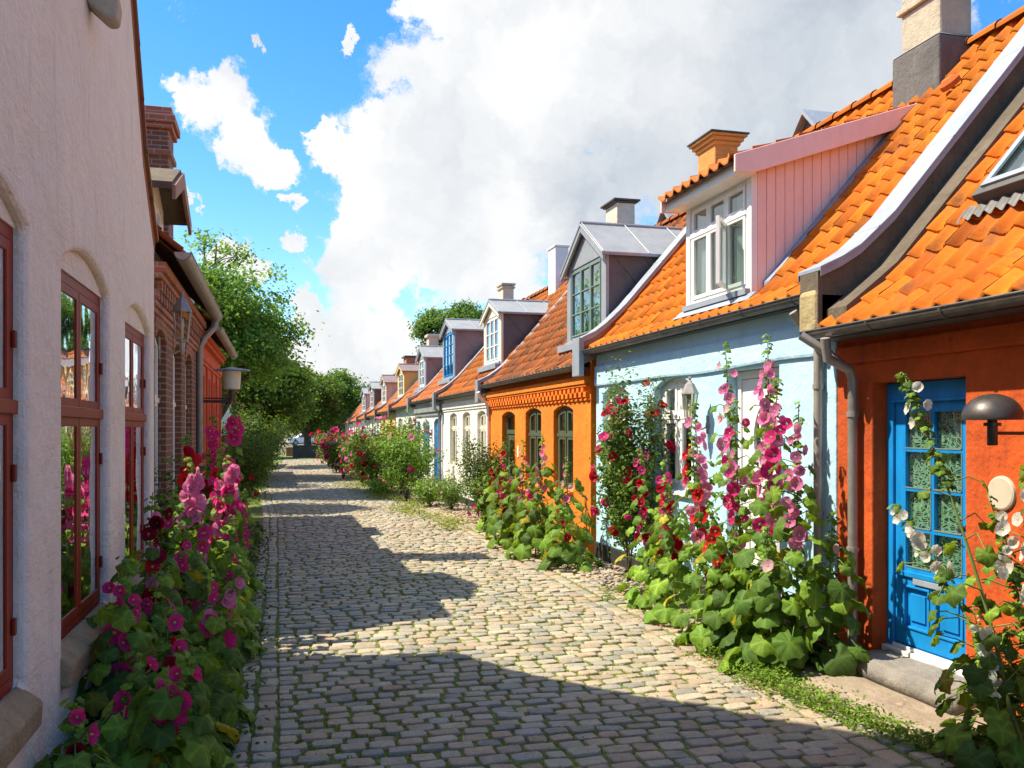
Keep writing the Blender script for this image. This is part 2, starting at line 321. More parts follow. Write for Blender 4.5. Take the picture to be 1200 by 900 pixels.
class MB:
    def __init__(s): s.v = []; s.f = []; s.c = []; s.m = []; s.mi = 0; s.col = (1,1,1)
    def add(s, vs, fs, col=None):
        b = len(s.v); s.v += [tuple(q) for q in vs]; s.c += [col or s.col]*len(vs)
        for f in fs: s.f.append([b+i for i in f]); s.m.append(s.mi)
        return s
    def box(s, x0, x1, y0, y1, z0, z1):
        vs = [(x,y,z) for z in (z0,z1) for y in (y0,y1) for x in (x0,x1)]
        return s.add(vs, [(0,2,3,1),(4,5,7,6),(0,1,5,4),(2,6,7,3),(0,4,6,2),(1,3,7,5)])
    def fbox(s, f, a0, a1, b0, b1, c0, c1):
        vs = [f(a,b,c) for c in (c0,c1) for b in (b0,b1) for a in (a0,a1)]
        return s.add(vs, [(0,2,3,1),(4,5,7,6),(0,1,5,4),(2,6,7,3),(0,4,6,2),(1,3,7,5)])
    def plate(s, f, outline, holes, c0, c1):
        loops = [outline]+list(holes); flat = [p for l in loops for p in l]
        tr = tessellate_polygon([[Vector((p[0],p[1],0)) for p in l] for l in loops])
        n = len(flat)
        ar = lambda P: abs(sum(P[i][0]*P[(i+1)%len(P)][1]-P[(i+1)%len(P)][0]*P[i][1] for i in range(len(P))))/2
        want = ar(outline)-sum(ar(h) for h in holes); got = sum(ar([flat[i] for i in t]) for t in tr)
        if abs(want-got) > 1e-3*max(want, .01):                      # tessellation slipped: cut into vertical slices instead
            AS = sorted({round(p[0], 6) for p in flat}); sl = []
            ed = [(l[i], l[(i+1)%len(l)]) for l in loops for i in range(len(l))]
            for p, q in zip(AS, AS[1:]):
                if q-p < 1e-5: continue
                m_ = (p+q)/2; cr_ = []
                for (u, v) in ed:
                    if (u[0]-m_)*(v[0]-m_) < 0:
                        g = lambda x_, u=u, v=v: u[1]+(v[1]-u[1])*(x_-u[0])/(v[0]-u[0]); cr_.append((g(m_), g(p), g(q)))
                cr_.sort()
                for lo, hi in zip(cr_[::2], cr_[1::2]): sl.append([(p,lo[1]),(q,lo[2]),(q,hi[2]),(p,hi[1])])
            for qd in sl:
                for c_ in (c0, c1): s.add([f(x_,y_,c_) for x_,y_ in qd], [(0,1,2,3)])
            tr = []
        vs = [f(p[0],p[1],c0) for p in flat]+[f(p[0],p[1],c1) for p in flat]
        fs = [tuple(t) for t in tr]+[tuple(n+i for i in reversed(t)) for t in tr]
        o = 0
        for l in loops:
            k = len(l)
            for i in range(k): j = (i+1) % k; fs.append((o+i, o+j, n+o+j, n+o+i))
            o += k
        return s.add(vs, fs)
    def tube(s, pts, r, n=8, cap=True):
        pts = [Vector(p) for p in pts]; rs = r if isinstance(r, (list, tuple)) else [r]*len(pts)
        vs = []; fs = []; up = None
        for i, p in enumerate(pts):
            t = (pts[min(i+1,len(pts)-1)]-pts[max(i-1,0)]).normalized()
            if up is None: up = Vector((0,0,1)) if abs(t.z) < .9 else Vector((1,0,0))
            a = t.cross(up); a = a.normalized() if a.length > 1e-5 else Vector((1,0,0)); b = a.cross(t).normalized(); up = b
            for k in range(n):
                q = 2*math.pi*k/n; vs.append(p+(a*math.cos(q)+b*math.sin(q))*rs[i])
        for i in range(len(pts)-1):
            for k in range(n): j = (k+1) % n; fs.append((i*n+k, i*n+j, (i+1)*n+j, (i+1)*n+k))
        if cap: fs.append(tuple(range(n))); fs.append(tuple((len(pts)-1)*n+k for k in range(n)))
        return s.add(vs, fs)
    def lathe(s, prof, c, n=16, axis=None, sx=1):
        # prof: (r, h) list; axis: rotation matrix from +Z
        vs = []; fs = []
        for (r, h) in prof:
            for k in range(n):
                q = 2*math.pi*(k+.5)/n; p = Vector((r*math.cos(q)*sx, r*math.sin(q), h))
                if axis: p = axis @ p
                vs.append(p+Vector(c))
        for i in range(len(prof)-1):
            for k in range(n): j = (k+1) % n; fs.append((i*n+k, i*n+j, (i+1)*n+j, (i+1)*n+k))
        fs.append(tuple(range(n))); fs.append(tuple((len(prof)-1)*n+k for k in range(n)))
        return s.add(vs, fs)
    def build(s, name, mats, parent=None, bevel=0, smooth=False, seg=2, weld=False, jit=0):
        me = bpy.data.meshes.new(name); o_ = org(parent)
        me.from_pydata([(x-o_.x, y-o_.y, z-o_.z) for x,y,z in s.v], [], s.f)
        import bmesh
        bm = bmesh.new(); bm.from_mesh(me)
        if weld: bmesh.ops.remove_doubles(bm, verts=bm.verts, dist=.0004)
        bmesh.ops.recalc_face_normals(bm, faces=bm.faces); bm.to_mesh(me); bm.free()
        if not isinstance(mats, (list, tuple)): mats = [mats]
        for m in mats: me.materials.append(m)
        if len(mats) > 1: me.polygons.foreach_set('material_index', s.m)
        if any(c != (1,1,1) for c in s.c) and not weld:
            a = me.color_attributes.new('Col', 'FLOAT_COLOR', 'POINT'); a.data.foreach_set('color', np.array([(*c,1) for c in s.c], dtype=np.float32).ravel())
        if smooth: me.polygons.foreach_set('use_smooth', [True]*len(me.polygons))
        ob = bpy.data.objects.new(name, me); COL.objects.link(ob)
        if parent: ob.parent = parent
        ORG[ob.name] = o_
        if smooth == 'auto':
            me.polygons.foreach_set('use_smooth', [True]*len(me.polygons))
            md = ob.modifiers.new('es', 'EDGE_SPLIT'); md.split_angle = R(40)
        if bevel:
            b = ob.modifiers.new('bevel', 'BEVEL'); b.width = bevel; b.segments = seg; b.limit_method = 'ANGLE'; b.angle_limit = R(35)
        return ob

def fast_mesh(name, V, F, mats, parent=None, C=None, smooth=False, fm=None):
    """V (n,3) float, F (m,k) int"""
    me = bpy.data.meshes.new(name); o_ = org(parent)
    V = np.asarray(V, np.float32)-np.array(o_, np.float32); F = np.asarray(F, np.int32); m, k = F.shape
    me.vertices.add(len(V)); me.vertices.foreach_set('co', V.ravel())
    me.loops.add(m*k); me.loops.foreach_set('vertex_index', F.ravel())
    me.polygons.add(m); me.polygons.foreach_set('loop_start', np.arange(0, m*k, k, dtype=np.int32))
    if smooth: me.polygons.foreach_set('use_smooth', np.ones(m, bool))
    if not isinstance(mats, (list, tuple)): mats = [mats]
    for mm in mats: me.materials.append(mm)
    me.update(calc_edges=True); me.validate()
    if C is not None:
        a = me.color_attributes.new('Col', 'FLOAT_COLOR', 'POINT')
        C = np.concatenate([np.asarray(C, np.float32), np.ones((len(C),1), np.float32)], 1); a.data.foreach_set('color', C.ravel())
    ob = bpy.data.objects.new(name, me); COL.objects.link(ob)
    if parent: ob.parent = parent
    ORG[ob.name] = o_
    return ob

def scatter(TV, TF, Rm, T, sc, cols, tcol=None):
    """instances of a template as raw arrays"""
    n = len(T); k = len(TV)
    V = np.einsum('nij,kj->nki', Rm, TV)*np.asarray(sc).reshape(n,1,1)+np.asarray(T)[:,None,:]
    F = (TF[None]+(np.arange(n)*k)[:,None,None]).reshape(-1, TF.shape[1])
    C = np.repeat(np.asarray(cols)[:,None,:], k, 1)
    if tcol is not None: C = C*tcol[None]
    return V.reshape(-1,3), F, C.reshape(-1,3)
def rot_from(nrm, spin):
    """rotation matrices with local +Z along nrm and a spin about it"""
    nrm = np.asarray(nrm, float); nrm = nrm/np.linalg.norm(nrm, axis=1, keepdims=True); n = len(nrm)
    ref = np.where(np.abs(nrm[:,2:3]) < .95, np.array([[0,0,1.]]), np.array([[1.,0,0]]))
    a = np.cross(ref, nrm); a /= np.linalg.norm(a, axis=1, keepdims=True); b = np.cross(nrm, a)
    c, s = np.cos(spin)[:,None], np.sin(spin)[:,None]
    return np.stack([a*c+b*s, -a*s+b*c, nrm], 2)

def wall_front(mb, f, y0, y1, zb, top, ops, c1, tb=()):
    """wall with openings as clean vertical slices; top is a function of y"""
    ops = [(o[0], o[1], (zb if o[2] <= .13 else o[2]), o[3], o[4]) for o in ops]
    br = {round(y0, 5), round(y1, 5), *[round(t, 5) for t in tb]}
    for o in ops:
        n = 12 if o[4] > 0 else 1
        for i in range(n+1): br.add(round(o[0]+(o[1]-o[0])*i/n, 5))
    br = sorted(br); az = lambda a, o: arch_z(min(max(a, o[0]), o[1]), o[0], o[1], o[3], o[4])
    for c in (0, c1):
        for p, q in zip(br, br[1:]):
            m_ = (p+q)/2; op = next((o for o in ops if o[0] < m_ < o[1]), None)
            if op:
                if op[2] > zb: mb.add([f(p,zb,c), f(q,zb,c), f(q,op[2],c), f(p,op[2],c)], [(0,1,2,3)])
                mb.add([f(p,az(p,op),c), f(q,az(q,op),c), f(q,top(q),c), f(p,top(p),c)], [(0,1,2,3)])
            else:
                pl = [(p,zb),(q,zb)]
                for o in ops:
                    if abs(o[0]-q) < 1e-4: pl += [(q,o[2])]*(o[2] > zb)+[(q,az(q,o))]
                pl += [(q,top(q)),(p,top(p))]
                for o in ops:
                    if abs(o[1]-p) < 1e-4: pl += [(p,az(p,o))]+[(p,o[2])]*(o[2] > zb)
                mb.add([f(a_,b_,c) for a_,b_ in pl], [tuple(range(len(pl)))])
    for o in ops:
        pts = [(a_, az(a_, o)) for a_ in br if o[0]-1e-4 <= a_ <= o[1]+1e-4]
        lp = [(o[0], o[2])]+pts+[(o[1], o[2])]
        if o[2] > zb: lp = lp+[(a_, o[2]) for a_ in br[::-1] if o[0]+1e-4 < a_ < o[1]-1e-4]+[(o[0], o[2])]
        for (u, v) in zip(lp, lp[1:]): mb.add([f(*u,0), f(*v,0), f(*v,c1), f(*u,c1)], [(0,1,2,3)])
    mb.add([f(y0,zb,0), f(y0,top(y0),0), f(y0,top(y0),c1), f(y0,zb,c1)], [(0,1,2,3)]); mb.add([f(y1,zb,0), f(y1,top(y1),0), f(y1,top(y1),c1), f(y1,zb,c1)], [(0,1,2,3)])
    for p, q in zip(br, br[1:]): mb.add([f(p,top(p),0), f(q,top(q),0), f(q,top(q),c1), f(p,top(p),c1)], [(0,1,2,3)])
def arch_poly(a0, a1, b0, b1, rise, n=12):
    if rise <= 0: return [(a0,b0),(a1,b0),(a1,b1),(a0,b1)]
    p = [(a0,b0),(a1,b0)]
    for i in range(n+1):
        t = i/n; a = a1+(a0-a1)*t; p.append((a, arch_z(a, a0, a1, b1, rise)))
    return p
def arch_z(a, a0, a1, b1, rise):
    if rise <= 0: return b1
    h = (a1-a0)/2; rr = (h*h+rise*rise)/(2*rise); x = a-(a0+a1)/2
    return b1-rr+math.sqrt(max(rr*rr-x*x, 0))
def cell_poly(a0, a1, b0, b1, fn=None, n=6):
    if fn is None: return [(a0,b0),(a1,b0),(a1,b1),(a0,b1)]
    p = [(a0,b0),(a1,b0)]
    for i in range(n+1):
        a = a1+(a0-a1)*i/n; p.append((a, min(b1, fn(a))))
    return p
def fR(x0): return lambda a, b, c: (x0+c, a, b)          # faces the street from the right row
def fL(x0): return lambda a, b, c: (x0-c, a, b)

def curtain_sheet(par, f, a0, a1, b0, b1, c, m, name='curtain', waves=7):
    n = waves*6; vs = []; fs = []
    for i in range(n+1):
        a = a0+(a1-a0)*i/n; w = .018*math.sin(i*2*math.pi/6)
        vs += [f(a, b0, c+w), f(a, b1, c+w*.6)]
    for i in range(n): fs.append((2*i, 2*i+2, 2*i+3, 2*i+1))
    b = MB(); b.add(vs, fs); return b.build(name, m, par, smooth=True)

def window(par, f, a0, a1, b0, b1, rise=0, cols=2, transom=None, rup=1, rlow=1, mc=1, m='paint_white', fw=.055, cw=.042, mw=.02,
           deep=False, curtain=None, sill=None, glass='glass', name='window', hinge=None, flush=False, mid=.0):
    mb = MB(); fa = (lambda a: arch_z(a, a0, a1, b1, rise)-fw) if rise > 0 else None
    bt = b1-fw if rise <= 0 else b1
    zs = [(b0+fw, bt, rlow, True)] if transom is None else [(b0+fw, transom-fw*.4, rlow, False), (transom+fw*.4, bt, rup, True)]
    ca = [(a0+fw+(a1-a0-2*fw)*i/cols, a0+fw+(a1-a0-2*fw)*(i+1)/cols) for i in range(cols)]
    cells = []
    for (z0, z1, rows, top) in zs:
        for (p, q) in ca: cells.append((p+mid*.5, q-mid*.5, z0, z1, rows, top))
    holes = [cell_poly(p, q, z0, z1, fa if top else None) for p, q, z0, z1, r_, top in cells]
    if mid > 0 or transom is not None: mb.plate(f, arch_poly(a0, a1, b0, b1, rise), holes, 0, .075)
    else:
        hol = [cell_poly(a0+fw, a1-fw, b0+fw, bt, fa, 12)]; mb.plate(f, arch_poly(a0, a1, b0, b1, rise), hol, 0, .075)
    gl = MB()
    for (p, q, z0, z1, rows, top) in cells:
        p += .004; q -= .004; ft = (lambda a: fa(a)-cw) if (fa and top) else None; hs_ = []
        for i in range(mc):
            ia0 = p+cw+(q-p-2*cw)*i/mc+(mw/2 if i else 0); ia1 = p+cw+(q-p-2*cw)*(i+1)/mc-(mw/2 if i < mc-1 else 0)
            for j in range(rows):
                hh = (z1-z0-2*cw)/rows
                j0 = z0+cw+hh*j+(mw/2 if j else 0); j1 = z0+cw+hh*(j+1)-(mw/2 if j < rows-1 else 0)
                hs_.append(cell_poly(ia0, ia1, j0, j1, ft if j == rows-1 else None))
        mb.plate(f, cell_poly(p, q, z0+.003, z1-.003, (lambda a: fa(a)-.003) if (fa and top) else None), hs_, -.004 if flush else -.014, .008 if flush else .035)
        gl.plate(f, cell_poly(p+.01, q-.01, z0+.01, z1-.01, (lambda a: fa(a)-.012) if (fa and top) else None), [], .003 if flush else .012, .005 if flush else .016)
    if transom is not None: mb.fbox(f, a0+.01, a1-.01, transom-.028, transom+.03, -.022, .03)
    w = mb.build(name if not deep else 'window_frame', M[m], par, bevel=.004, seg=1)
    pp = par if deep else w
    gl.build('pane', M[glass], pp)
    if curtain:
        for cc in curtain:
            kind, ca0, ca1, cb0, cb1 = cc
            curtain_sheet(pp, f, a0+(a1-a0)*ca0, a0+(a1-a0)*ca1, b0+(b1-b0)*cb0, b0+(b1-b0)*cb1, .085, M[kind])
    if sill:
        s_ = MB(); s_.plate(lambda a, b, c: f(c, b, a), [(-.09-sill[1], b0-.055), (.08, b0-.055), (.08, b0+.012), (-.09-sill[1], b0-.012)], [], a0-.03, a1+.03)
        s_.build('sill', M[sill[0]], pp, bevel=.006)
    if hinge:
        for z in hinge:
            for s in (a0+.012, a1-.04): h_ = MB(); h_.fbox(f, s, s+.028, z-.035, z+.035, -.018, -.003); h_.build('hinge', M[m], pp, bevel=.003)
    return w

class Prof:
    def __init__(s, pts):
        s.p = [Vector((a, b)) for a, b in pts]; s.d = [0]
        for i in range(1, len(s.p)): s.d.append(s.d[-1]+(s.p[i]-s.p[i-1]).length)
        s.len = s.d[-1]
    def at(s, t):
        t = max(-1, t)
        for i in range(1, len(s.p)):
            if t <= s.d[i] or i == len(s.p)-1:
                dr = (s.p[i]-s.p[i-1]).normalized(); q = s.p[i-1]+dr*(t-s.d[i-1]); return q, dr
    def z(s, x):
        for i in range(1, len(s.p)):
            if (x-s.p[i].x)*(1 if s.p[-1].x > s.p[0].x else -1) <= 0 or i == len(s.p)-1:
                a, b = s.p[i-1], s.p[i]; return a.y+(b.y-a.y)*(x-a.x)/(b.x-a.x)

def tile_roof(par, y0, y1, prof, m, base=(.60,.165,.03), var=.13, w=.215, course=.27, lift=.028, sgn=1, seed=1, name='roof', amp=.036, thick=.08, old=0):
    rg = np.random.RandomState(seed); n = max(1, round((y1-y0)/w)); w = (y1-y0)/n; ns = 8
    shape = []
    for k in range(ns):      # pantile: narrow roll then wide pan
        t = k/ns; shape.append(amp*(math.cos(2*math.pi*t)*.75+.25*math.cos(4*math.pi*t)))
    nc = int(prof.len/course); course = prof.len/nc; V = []; F = []; C = []
    for c in range(nc):
        off = rg.normal(0, .0035, n+1)
        tcol = []
        for i in range(n):
            k = 1+rg.normal(0, var); k = max(.45, min(1.45, k)); hue = rg.uniform(-.14, .16)
            cc = np.array(base)*k*np.array([1-hue*.1, 1+hue, 1+hue*1.4])
            if rg.rand() < old: cc = np.array([.17,.075,.04])*rg.uniform(.7, 1.2)
            tcol.append(cc)
        (q0, d0), (q1, d1) = prof.at(c*course-.035), prof.at((c+1)*course)
        nv0 = Vector((-d0.y, d0.x)) if sgn > 0 else Vector((d0.y, -d0.x)); nv1 = Vector((-d1.y, d1.x)) if sgn > 0 else Vector((d1.y, -d1.x))
        for i in range(n):
            b = len(V)
            for k in range(ns+1):
                y = y0+(i+k/ns)*w; h = shape[k % ns]; jo = off[i]
                e0 = q0+nv0*(h+lift+jo); el = q0+nv0*(h-.006); e1 = q1+nv1*(h+.002)
                V += [(el.x, y, el.y), (e0.x, y, e0.y), (e1.x, y, e1.y)]; C += [tcol[i]*.9, tcol[i], tcol[i]*.95]
            for k in range(ns):
                F += [(b+3*k, b+3*k+3, b+3*k+4, b+3*k+1), (b+3*k+1, b+3*k+4, b+3*k+5, b+3*k+2)]
    # under-board and back slope
    rgd = prof.p[-1]; e = prof.p[0]
    def strip(pa, pb, col=(.10,.05,.03)):
        b = len(V); V.extend([(pa[0], y0, pa[1]), (pa[0], y1, pa[1]), (pb[0], y1, pb[1]), (pb[0], y0, pb[1])]); C.extend([col]*4); F.append((b, b+1, b+2, b+3))
    for i in range(len(prof.p)-1): strip((prof.p[i].x, prof.p[i].y-.045), (prof.p[i+1].x, prof.p[i+1].y-.045))
    o = fast_mesh(name, V, F, m, par, C, smooth=False)
    return o

def back_slope(mb, prof, y0, y1, xb, zb):
    r = prof.p[-1]
    mb.add([(r.x, y0, r.y), (r.x, y1, r.y), (xb, y1, zb), (xb, y0, zb), (r.x, y0, r.y-.08), (r.x, y1, r.y-.08), (xb, y1, zb-.08), (xb, y0, zb-.08)],
           [(0,1,2,3),(4,5,6,7),(2,3,7,6),(0,3,7,4),(1,2,6,5),(0,1,5,4)], (.35,.11,.03))

def ridge_tiles(par, x, z, y0, y1, m, base=(.5,.15,.035)):
    mb = MB(); n = max(1, int((y1-y0)/.38)); w = (y1-y0)/n
    for i in range(n):
        k = random.uniform(.7, 1.15); mb.col = tuple(v*k for v in base)
        ya, yb = y0+i*w-.03, y0+(i+1)*w
        vs = []; 
        for (y, r) in ((ya, .125), (yb, .105)):
            for q in range(9):
                a = math.pi*(q/8)*1.1-.05*math.pi; vs.append((x+r*math.cos(a)*1.1, y, z+r*math.sin(a)*.8-.02))
        mb.add(vs, [(q, q+1, q+10, q+9) for q in range(8)])
    return mb.build('ridge_tiles', m, par)

def gutter(par, x, z, y0, y1, sgn=1, r=.065, name='gutter', m='gutter', step=.9):
    """half-round channel along Y hung outside the eave; sgn +1: right row (outside = -X)"""
    mb = MB(); n = 9; vs = []
    segs = max(2, int((y1-y0)/2)); 
    for yy in (y0, y1):
        for (rr) in (r, r-.006):
            for k in range(n): a = math.pi*(1+k/(n-1)); vs.append((x+rr*math.cos(a), yy, z+rr*math.sin(a)))
    fs = []
    for k in range(n-1): fs += [(k, k+1, 2*n+k+1, 2*n+k), (n+k, n+k+1, 3*n+k+1, 3*n+k), (k, k+1, n+k+1, n+k), (2*n+k, 2*n+k+1, 3*n+k+1, 3*n+k)]
    fs += [(0, n, 3*n, 2*n), (n-1, 2*n-1, 4*n-1, 3*n-1), tuple(range(n)), tuple(2*n+k for k in range(n))]
    mb.add(vs, fs)
    ox = x-sgn*r
    mb.tube([(ox, y0, z+.004), (ox, y1, z+.004)], .009, 6)
    y = y0+.3
    while y < y1:
        pts = [(x+(r+.006)*math.cos(math.pi*(1+k/8)), y, z+(r+.006)*math.sin(math.pi*(1+k/8))) for k in range(9)]
        for i in range(8):
            a, b = pts[i], pts[i+1]
            mb.add([(a[0], y-.014, a[2]), (a[0], y+.014, a[2]), (b[0], y+.014, b[2]), (b[0], y-.014, b[2])], [(0,1,2,3)])
        y += step*random.uniform(.85, 1.1)
    return mb.build(name, M[m], par, smooth=False)

def downpipe(par, pts, r=.042, m='pipe', collars=(), name='downpipe'):
    mb = MB(); mb.tube(pts, r, 12)
    for (x, y, z) in collars: mb.tube([(x, y, z-.02), (x, y, z+.02)], r+.009, 12); mb.box(x+r, x+r+.05, y-.008, y+.008, z-.01, z+.01)
    return mb.build(name, M[m], par, smooth='auto')

def parapet(par, prof, y, wd, up, m_cap, m_side, s0=0, ext=0, foot=True, back=2.6):
    """party-wall parapet clad in zinc, following the roof line over the ridge and down behind"""
    pts = []
    t = s0
    while t < prof.len: pts.append(prof.at(t)[0].copy()); t += .22
    rp = prof.p[-1]; pts.append(rp.copy()); pts += [Vector((rp.x+(rp.x-prof.p[0].x)/abs(rp.x-prof.p[0].x)*d, rp.y-d*1.0)) for d in (.6, back)]
    def sect(o0, o1):
        lo = [(p.x, p.y+o0) for p in pts]; hi = [(p.x, p.y+o1) for p in pts]; return lo+hi[::-1]
    f = lambda a, b, c: (a, c, b)
    sd = MB(); sd.plate(f, sect(-.12, up), [], y-wd/2, y+wd/2); o = sd.build('fire_wall', M[m_side], par, bevel=0)
    cp = MB(); cp.plate(f, sect(up+.002, up+.035), [], y-wd/2-.035, y+wd/2+.035)
    # seams
    for i in range(3, len(pts)-2, 5):
        a, b = pts[i], pts[i+1]; dr = (b-a).normalized()*.022
        cp.plate(f, [(a.x, a.y+up+.03), (a.x+dr.x, a.y+dr.y+up+.03), (a.x+dr.x, a.y+dr.y+up+.042), (a.x, a.y+up+.042)], [], y-wd/2-.037, y+wd/2+.037)
    # folded drip edges
    for s in (-1, 1):
        yy = y+s*(wd/2+.035); cp.plate(f, sect(up-.05, up+.002), [], min(yy, yy-s*.006), max(yy, yy-s*.006))
    cp.build('zinc_cap', M[m_cap], o, bevel=.004, seg=1)
    if foot:
        p = pts[0]; ft = MB(); ft.box(p.x-.05, p.x+.03, y-wd/2-.03, y+wd/2+.03, p.y-.28, p.y+up+.03); ft.build('fire_wall_foot', M[m_cap], o, bevel=.008)
    return o

def chimney(par, x0, x1, y0, y1, zb, zt, m, cap=None, base=None, pot=False, cm=None):
    mb = MB(); mb.box(x0, x1, y0, y1, zb, zt)
    o = mb.build('chimney', M[m], par, bevel=.02, seg=2)
    if base:
        zz, g = base; b = MB(); b.box(x0-g, x1+g, y0-g, y1+g, zb-.1, zz); b.add([(x0-g,y0-g,zz),(x1+g,y0-g,zz),(x1+g,y1+g,zz),(x0-g,y1+g,zz),(x0,y0,zz+g*.7),(x1,y0,zz+g*.7),(x1,y1,zz+g*.7),(x0,y1,zz+g*.7)],[(0,1,5,4),(1,2,6,5),(2,3,7,6),(3,0,4,7)])
        b.build('chimney_base', M['chim_dark' if not cm else cm], o, bevel=.02)
    if cap:
        lay = sorted(cap[1], key=lambda q: q[1]); grp = []
        for q in lay:
            if grp and q[1] <= grp[-1][-1][2]+.001: grp[-1].append(q)
            else: grp.append([q])
        for k, gq in enumerate(grp):
            c = MB()
            for (g, za, zb2) in gq: c.box(x0-g, x1+g, y0-g, y1+g, zt+za, zt+zb2)
            c.build('chimney_cap' if k == len(grp)-1 else 'chimney_band', M[cap[0]], o, bevel=.01)
    if pot:
        p = MB(); px, py = (x0-.16, (y0+y1)/2); p.col = (.62,.17,.03)
        p.lathe([(.09, zb), (.09, zb+.38), (.11, zb+.38), (.11, zb+.43), (.07, zb+.43), (.07, zb+.2)], (px, py, 0), 14); p.build('chimney_pot', M['tile'], o)
    return o

# ------------------------------------------------------------------ the setting: ground, street
def ground():
    m = mat('soil_and_dust')
    b = m.ramp(m.noise(.6, 8, .65), [(.3, (.13,.11,.075)), (.7, (.22,.19,.14))])
    b = m.mix(m.ramp(m.noise(3, 8, .7), [(.45, (0,0,0)), (.6, (.8,)*3)]), b, (.07,.09,.025))
    m.l(b, m.b.inputs['Base Color']); m.b.inputs['Roughness'].default_value = .95; m.bump(m.noise(20, 8, .7), .8, .02)
    mb = MB(); mb.add([(-500,-300,-.05),(500,-300,-.05),(500,900,-.05),(-500,900,-.05)], [(0,1,2,3)])
    tag(mb.build('ground', m.m), kind='structure')
    j = mat('mossy_joint_soil')
    b = j.ramp(j.noise(2.2, 8, .7), [(.30, (.10,.08,.045)), (.42, (.12,.14,.03)), (.60, (.17,.24,.03))])
    b = j.mix(j.ramp(j.noise(30, 4, .7), [(.4, (0,0,0)), (.7, (.6,)*3)]), b, (.05,.06,.02))
    j.l(b, j.b.inputs['Base Color']); j.b.inputs['Roughness'].default_value = .95; j.bump(j.noise(60, 6, .7), 1, .012)
    mb = MB()
    xs = np.linspace(-1.05, 4.62, 30); ys = np.linspace(-1, 75, 200)
    vs = [(x, y, gz(x, y)-.004) for y in ys for x in xs]; n = len(xs)
    mb.add(vs, [(a*n+b, a*n+b+1, (a+1)*n+b+1, (a+1)*n+b) for a in range(len(ys)-1) for b in range(n-1)])
    tag(mb.build('street_bed', j.m, smooth=True), kind='structure')
def gz(x, y):
    d = .035*math.sin(x*.9+.6)*0+.018*noise.noise(Vector((x*.7, y*.5, 0)))
    return d-.022*math.exp(-((x-3.35)/.25)**2)+.02*math.exp(-((x-1.6)/1.3)**2)
ground()

def pave(name, stones):
    """stones: (x, y, half x, half y, angle, colour)"""
    n = len(stones); st = np.array([s[:5] for s in stones]); cols = np.array([s[5] for s in stones]); rg = np.random.RandomState(3)
    ang = [R(a) for a in (-90, -38, 0, 38, 90, 142, 180, 218)]
    base = np.array([(0,-1),(.93,-.93),(1,0),(.94,.91),(0,1),(-.92,.93),(-1,0),(-.94,-.92)], float)
    V = np.zeros((n, 32, 3)); 
    J = rg.normal(0, 1, (n, 8, 2))*.05
    hh = rg.normal(.013, .005, n); tilt = rg.normal(0, .028, (n, 2))
    for r, (s, dz) in enumerate(((1.03, -.045), (1.0, -.010), (.945, -.0015), (.84, 0))):
        p = (base[None]*s+J*s)*np.stack([st[:,2], st[:,3]], 1)[:,None,:]
        c, sn = np.cos(st[:,4])[:,None], np.sin(st[:,4])[:,None]
        V[:, r*8:(r+1)*8, 0] = p[:,:,0]*c-p[:,:,1]*sn+st[:,0:1]; V[:, r*8:(r+1)*8, 1] = p[:,:,0]*sn+p[:,:,1]*c+st[:,1:2]
        V[:, r*8:(r+1)*8, 2] = dz+hh[:,None]+(tilt[:,0:1]*p[:,:,0]+tilt[:,1:2]*p[:,:,1])
    G = np.array([gz(a, b) for a, b in st[:, :2]]); V[:,:,2] += G[:,None]
    T = []
    for r in (0, 1, 2):
        for k in range(8): j = (k+1) % 8; T.append((r*8+k, r*8+j, (r+1)*8+j, (r+1)*8+k))
    T += [(24,25,26,31), (31,26,27,30), (27,28,29,30)]
    T = np.array(T); F = (T[None]+(np.arange(n)*32)[:,None,None]).reshape(-1, 4)
    C = np.repeat(cols[:,None,:], 32, 1).reshape(-1, 3)
    return tag(fast_mesh(name, V.reshape(-1,3), F, M['cobble'], None, C, smooth=True), kind='structure')
def stone_col(warm=.4):
    r = random.random()
    if r < warm*.4: c = (.36,.25,.165)
    elif r < warm: c = (.35,.275,.19)
    elif r < warm+.15: c = (.225,.23,.215)
    elif r < warm+.38: c = (.38,.335,.25)
    else: c = (.295,.27,.215)
    k = random.uniform(.82, 1.18); g = (.34,.292,.205); return tuple((v*.62+w_*.38)*k*1.16 for v, w_ in zip(c, g))
def left_edge(y): return -.30 if y < 20 else -.30-.35*min(1, (y-20)/12)+max(0, (y-34)/22)*1.0
def right_edge(y): return 3.28 if y < 18 else 3.28-.6*min(1, (y-18)/25)
stones = []
y = 2.2
while y < 58:
    rd = random.uniform(.12, .15); x = left_edge(y)+.30; wob = random.uniform(0, .15)
    x -= 0
    first = True
    while x < right_edge(y):
        w = random.uniform(.13, .225)
        if first: w *= random.uniform(.5, 1); first = False
        yy = y+.02*math.sin(x*1.3+y*.3)+(x-1.5)*-.015+random.uniform(-.008, .008)
        stones.append((x+w/2, yy, w/2-.011, rd/2-.0105, random.gauss(0, .02), stone_col(.36))); x += w
    y += rd
for col_, x0 in enumerate((-.30, -.14, .0)):                       # two longitudinal courses at the left edge
    if col_ == 2: continue
    y = 2.2
    while y < 58:
        l = random.uniform(.13, .24); xx = left_edge(y)+.075+col_*.15
        stones.append((xx+random.uniform(-.011,.011)+.012*math.sin(y*1.9+col_), y+l/2, .064+random.uniform(-.006,.006), l/2-.010, random.gauss(0, .05), stone_col(.3))); y += l
ALLST = list(stones); pave('street', stones)
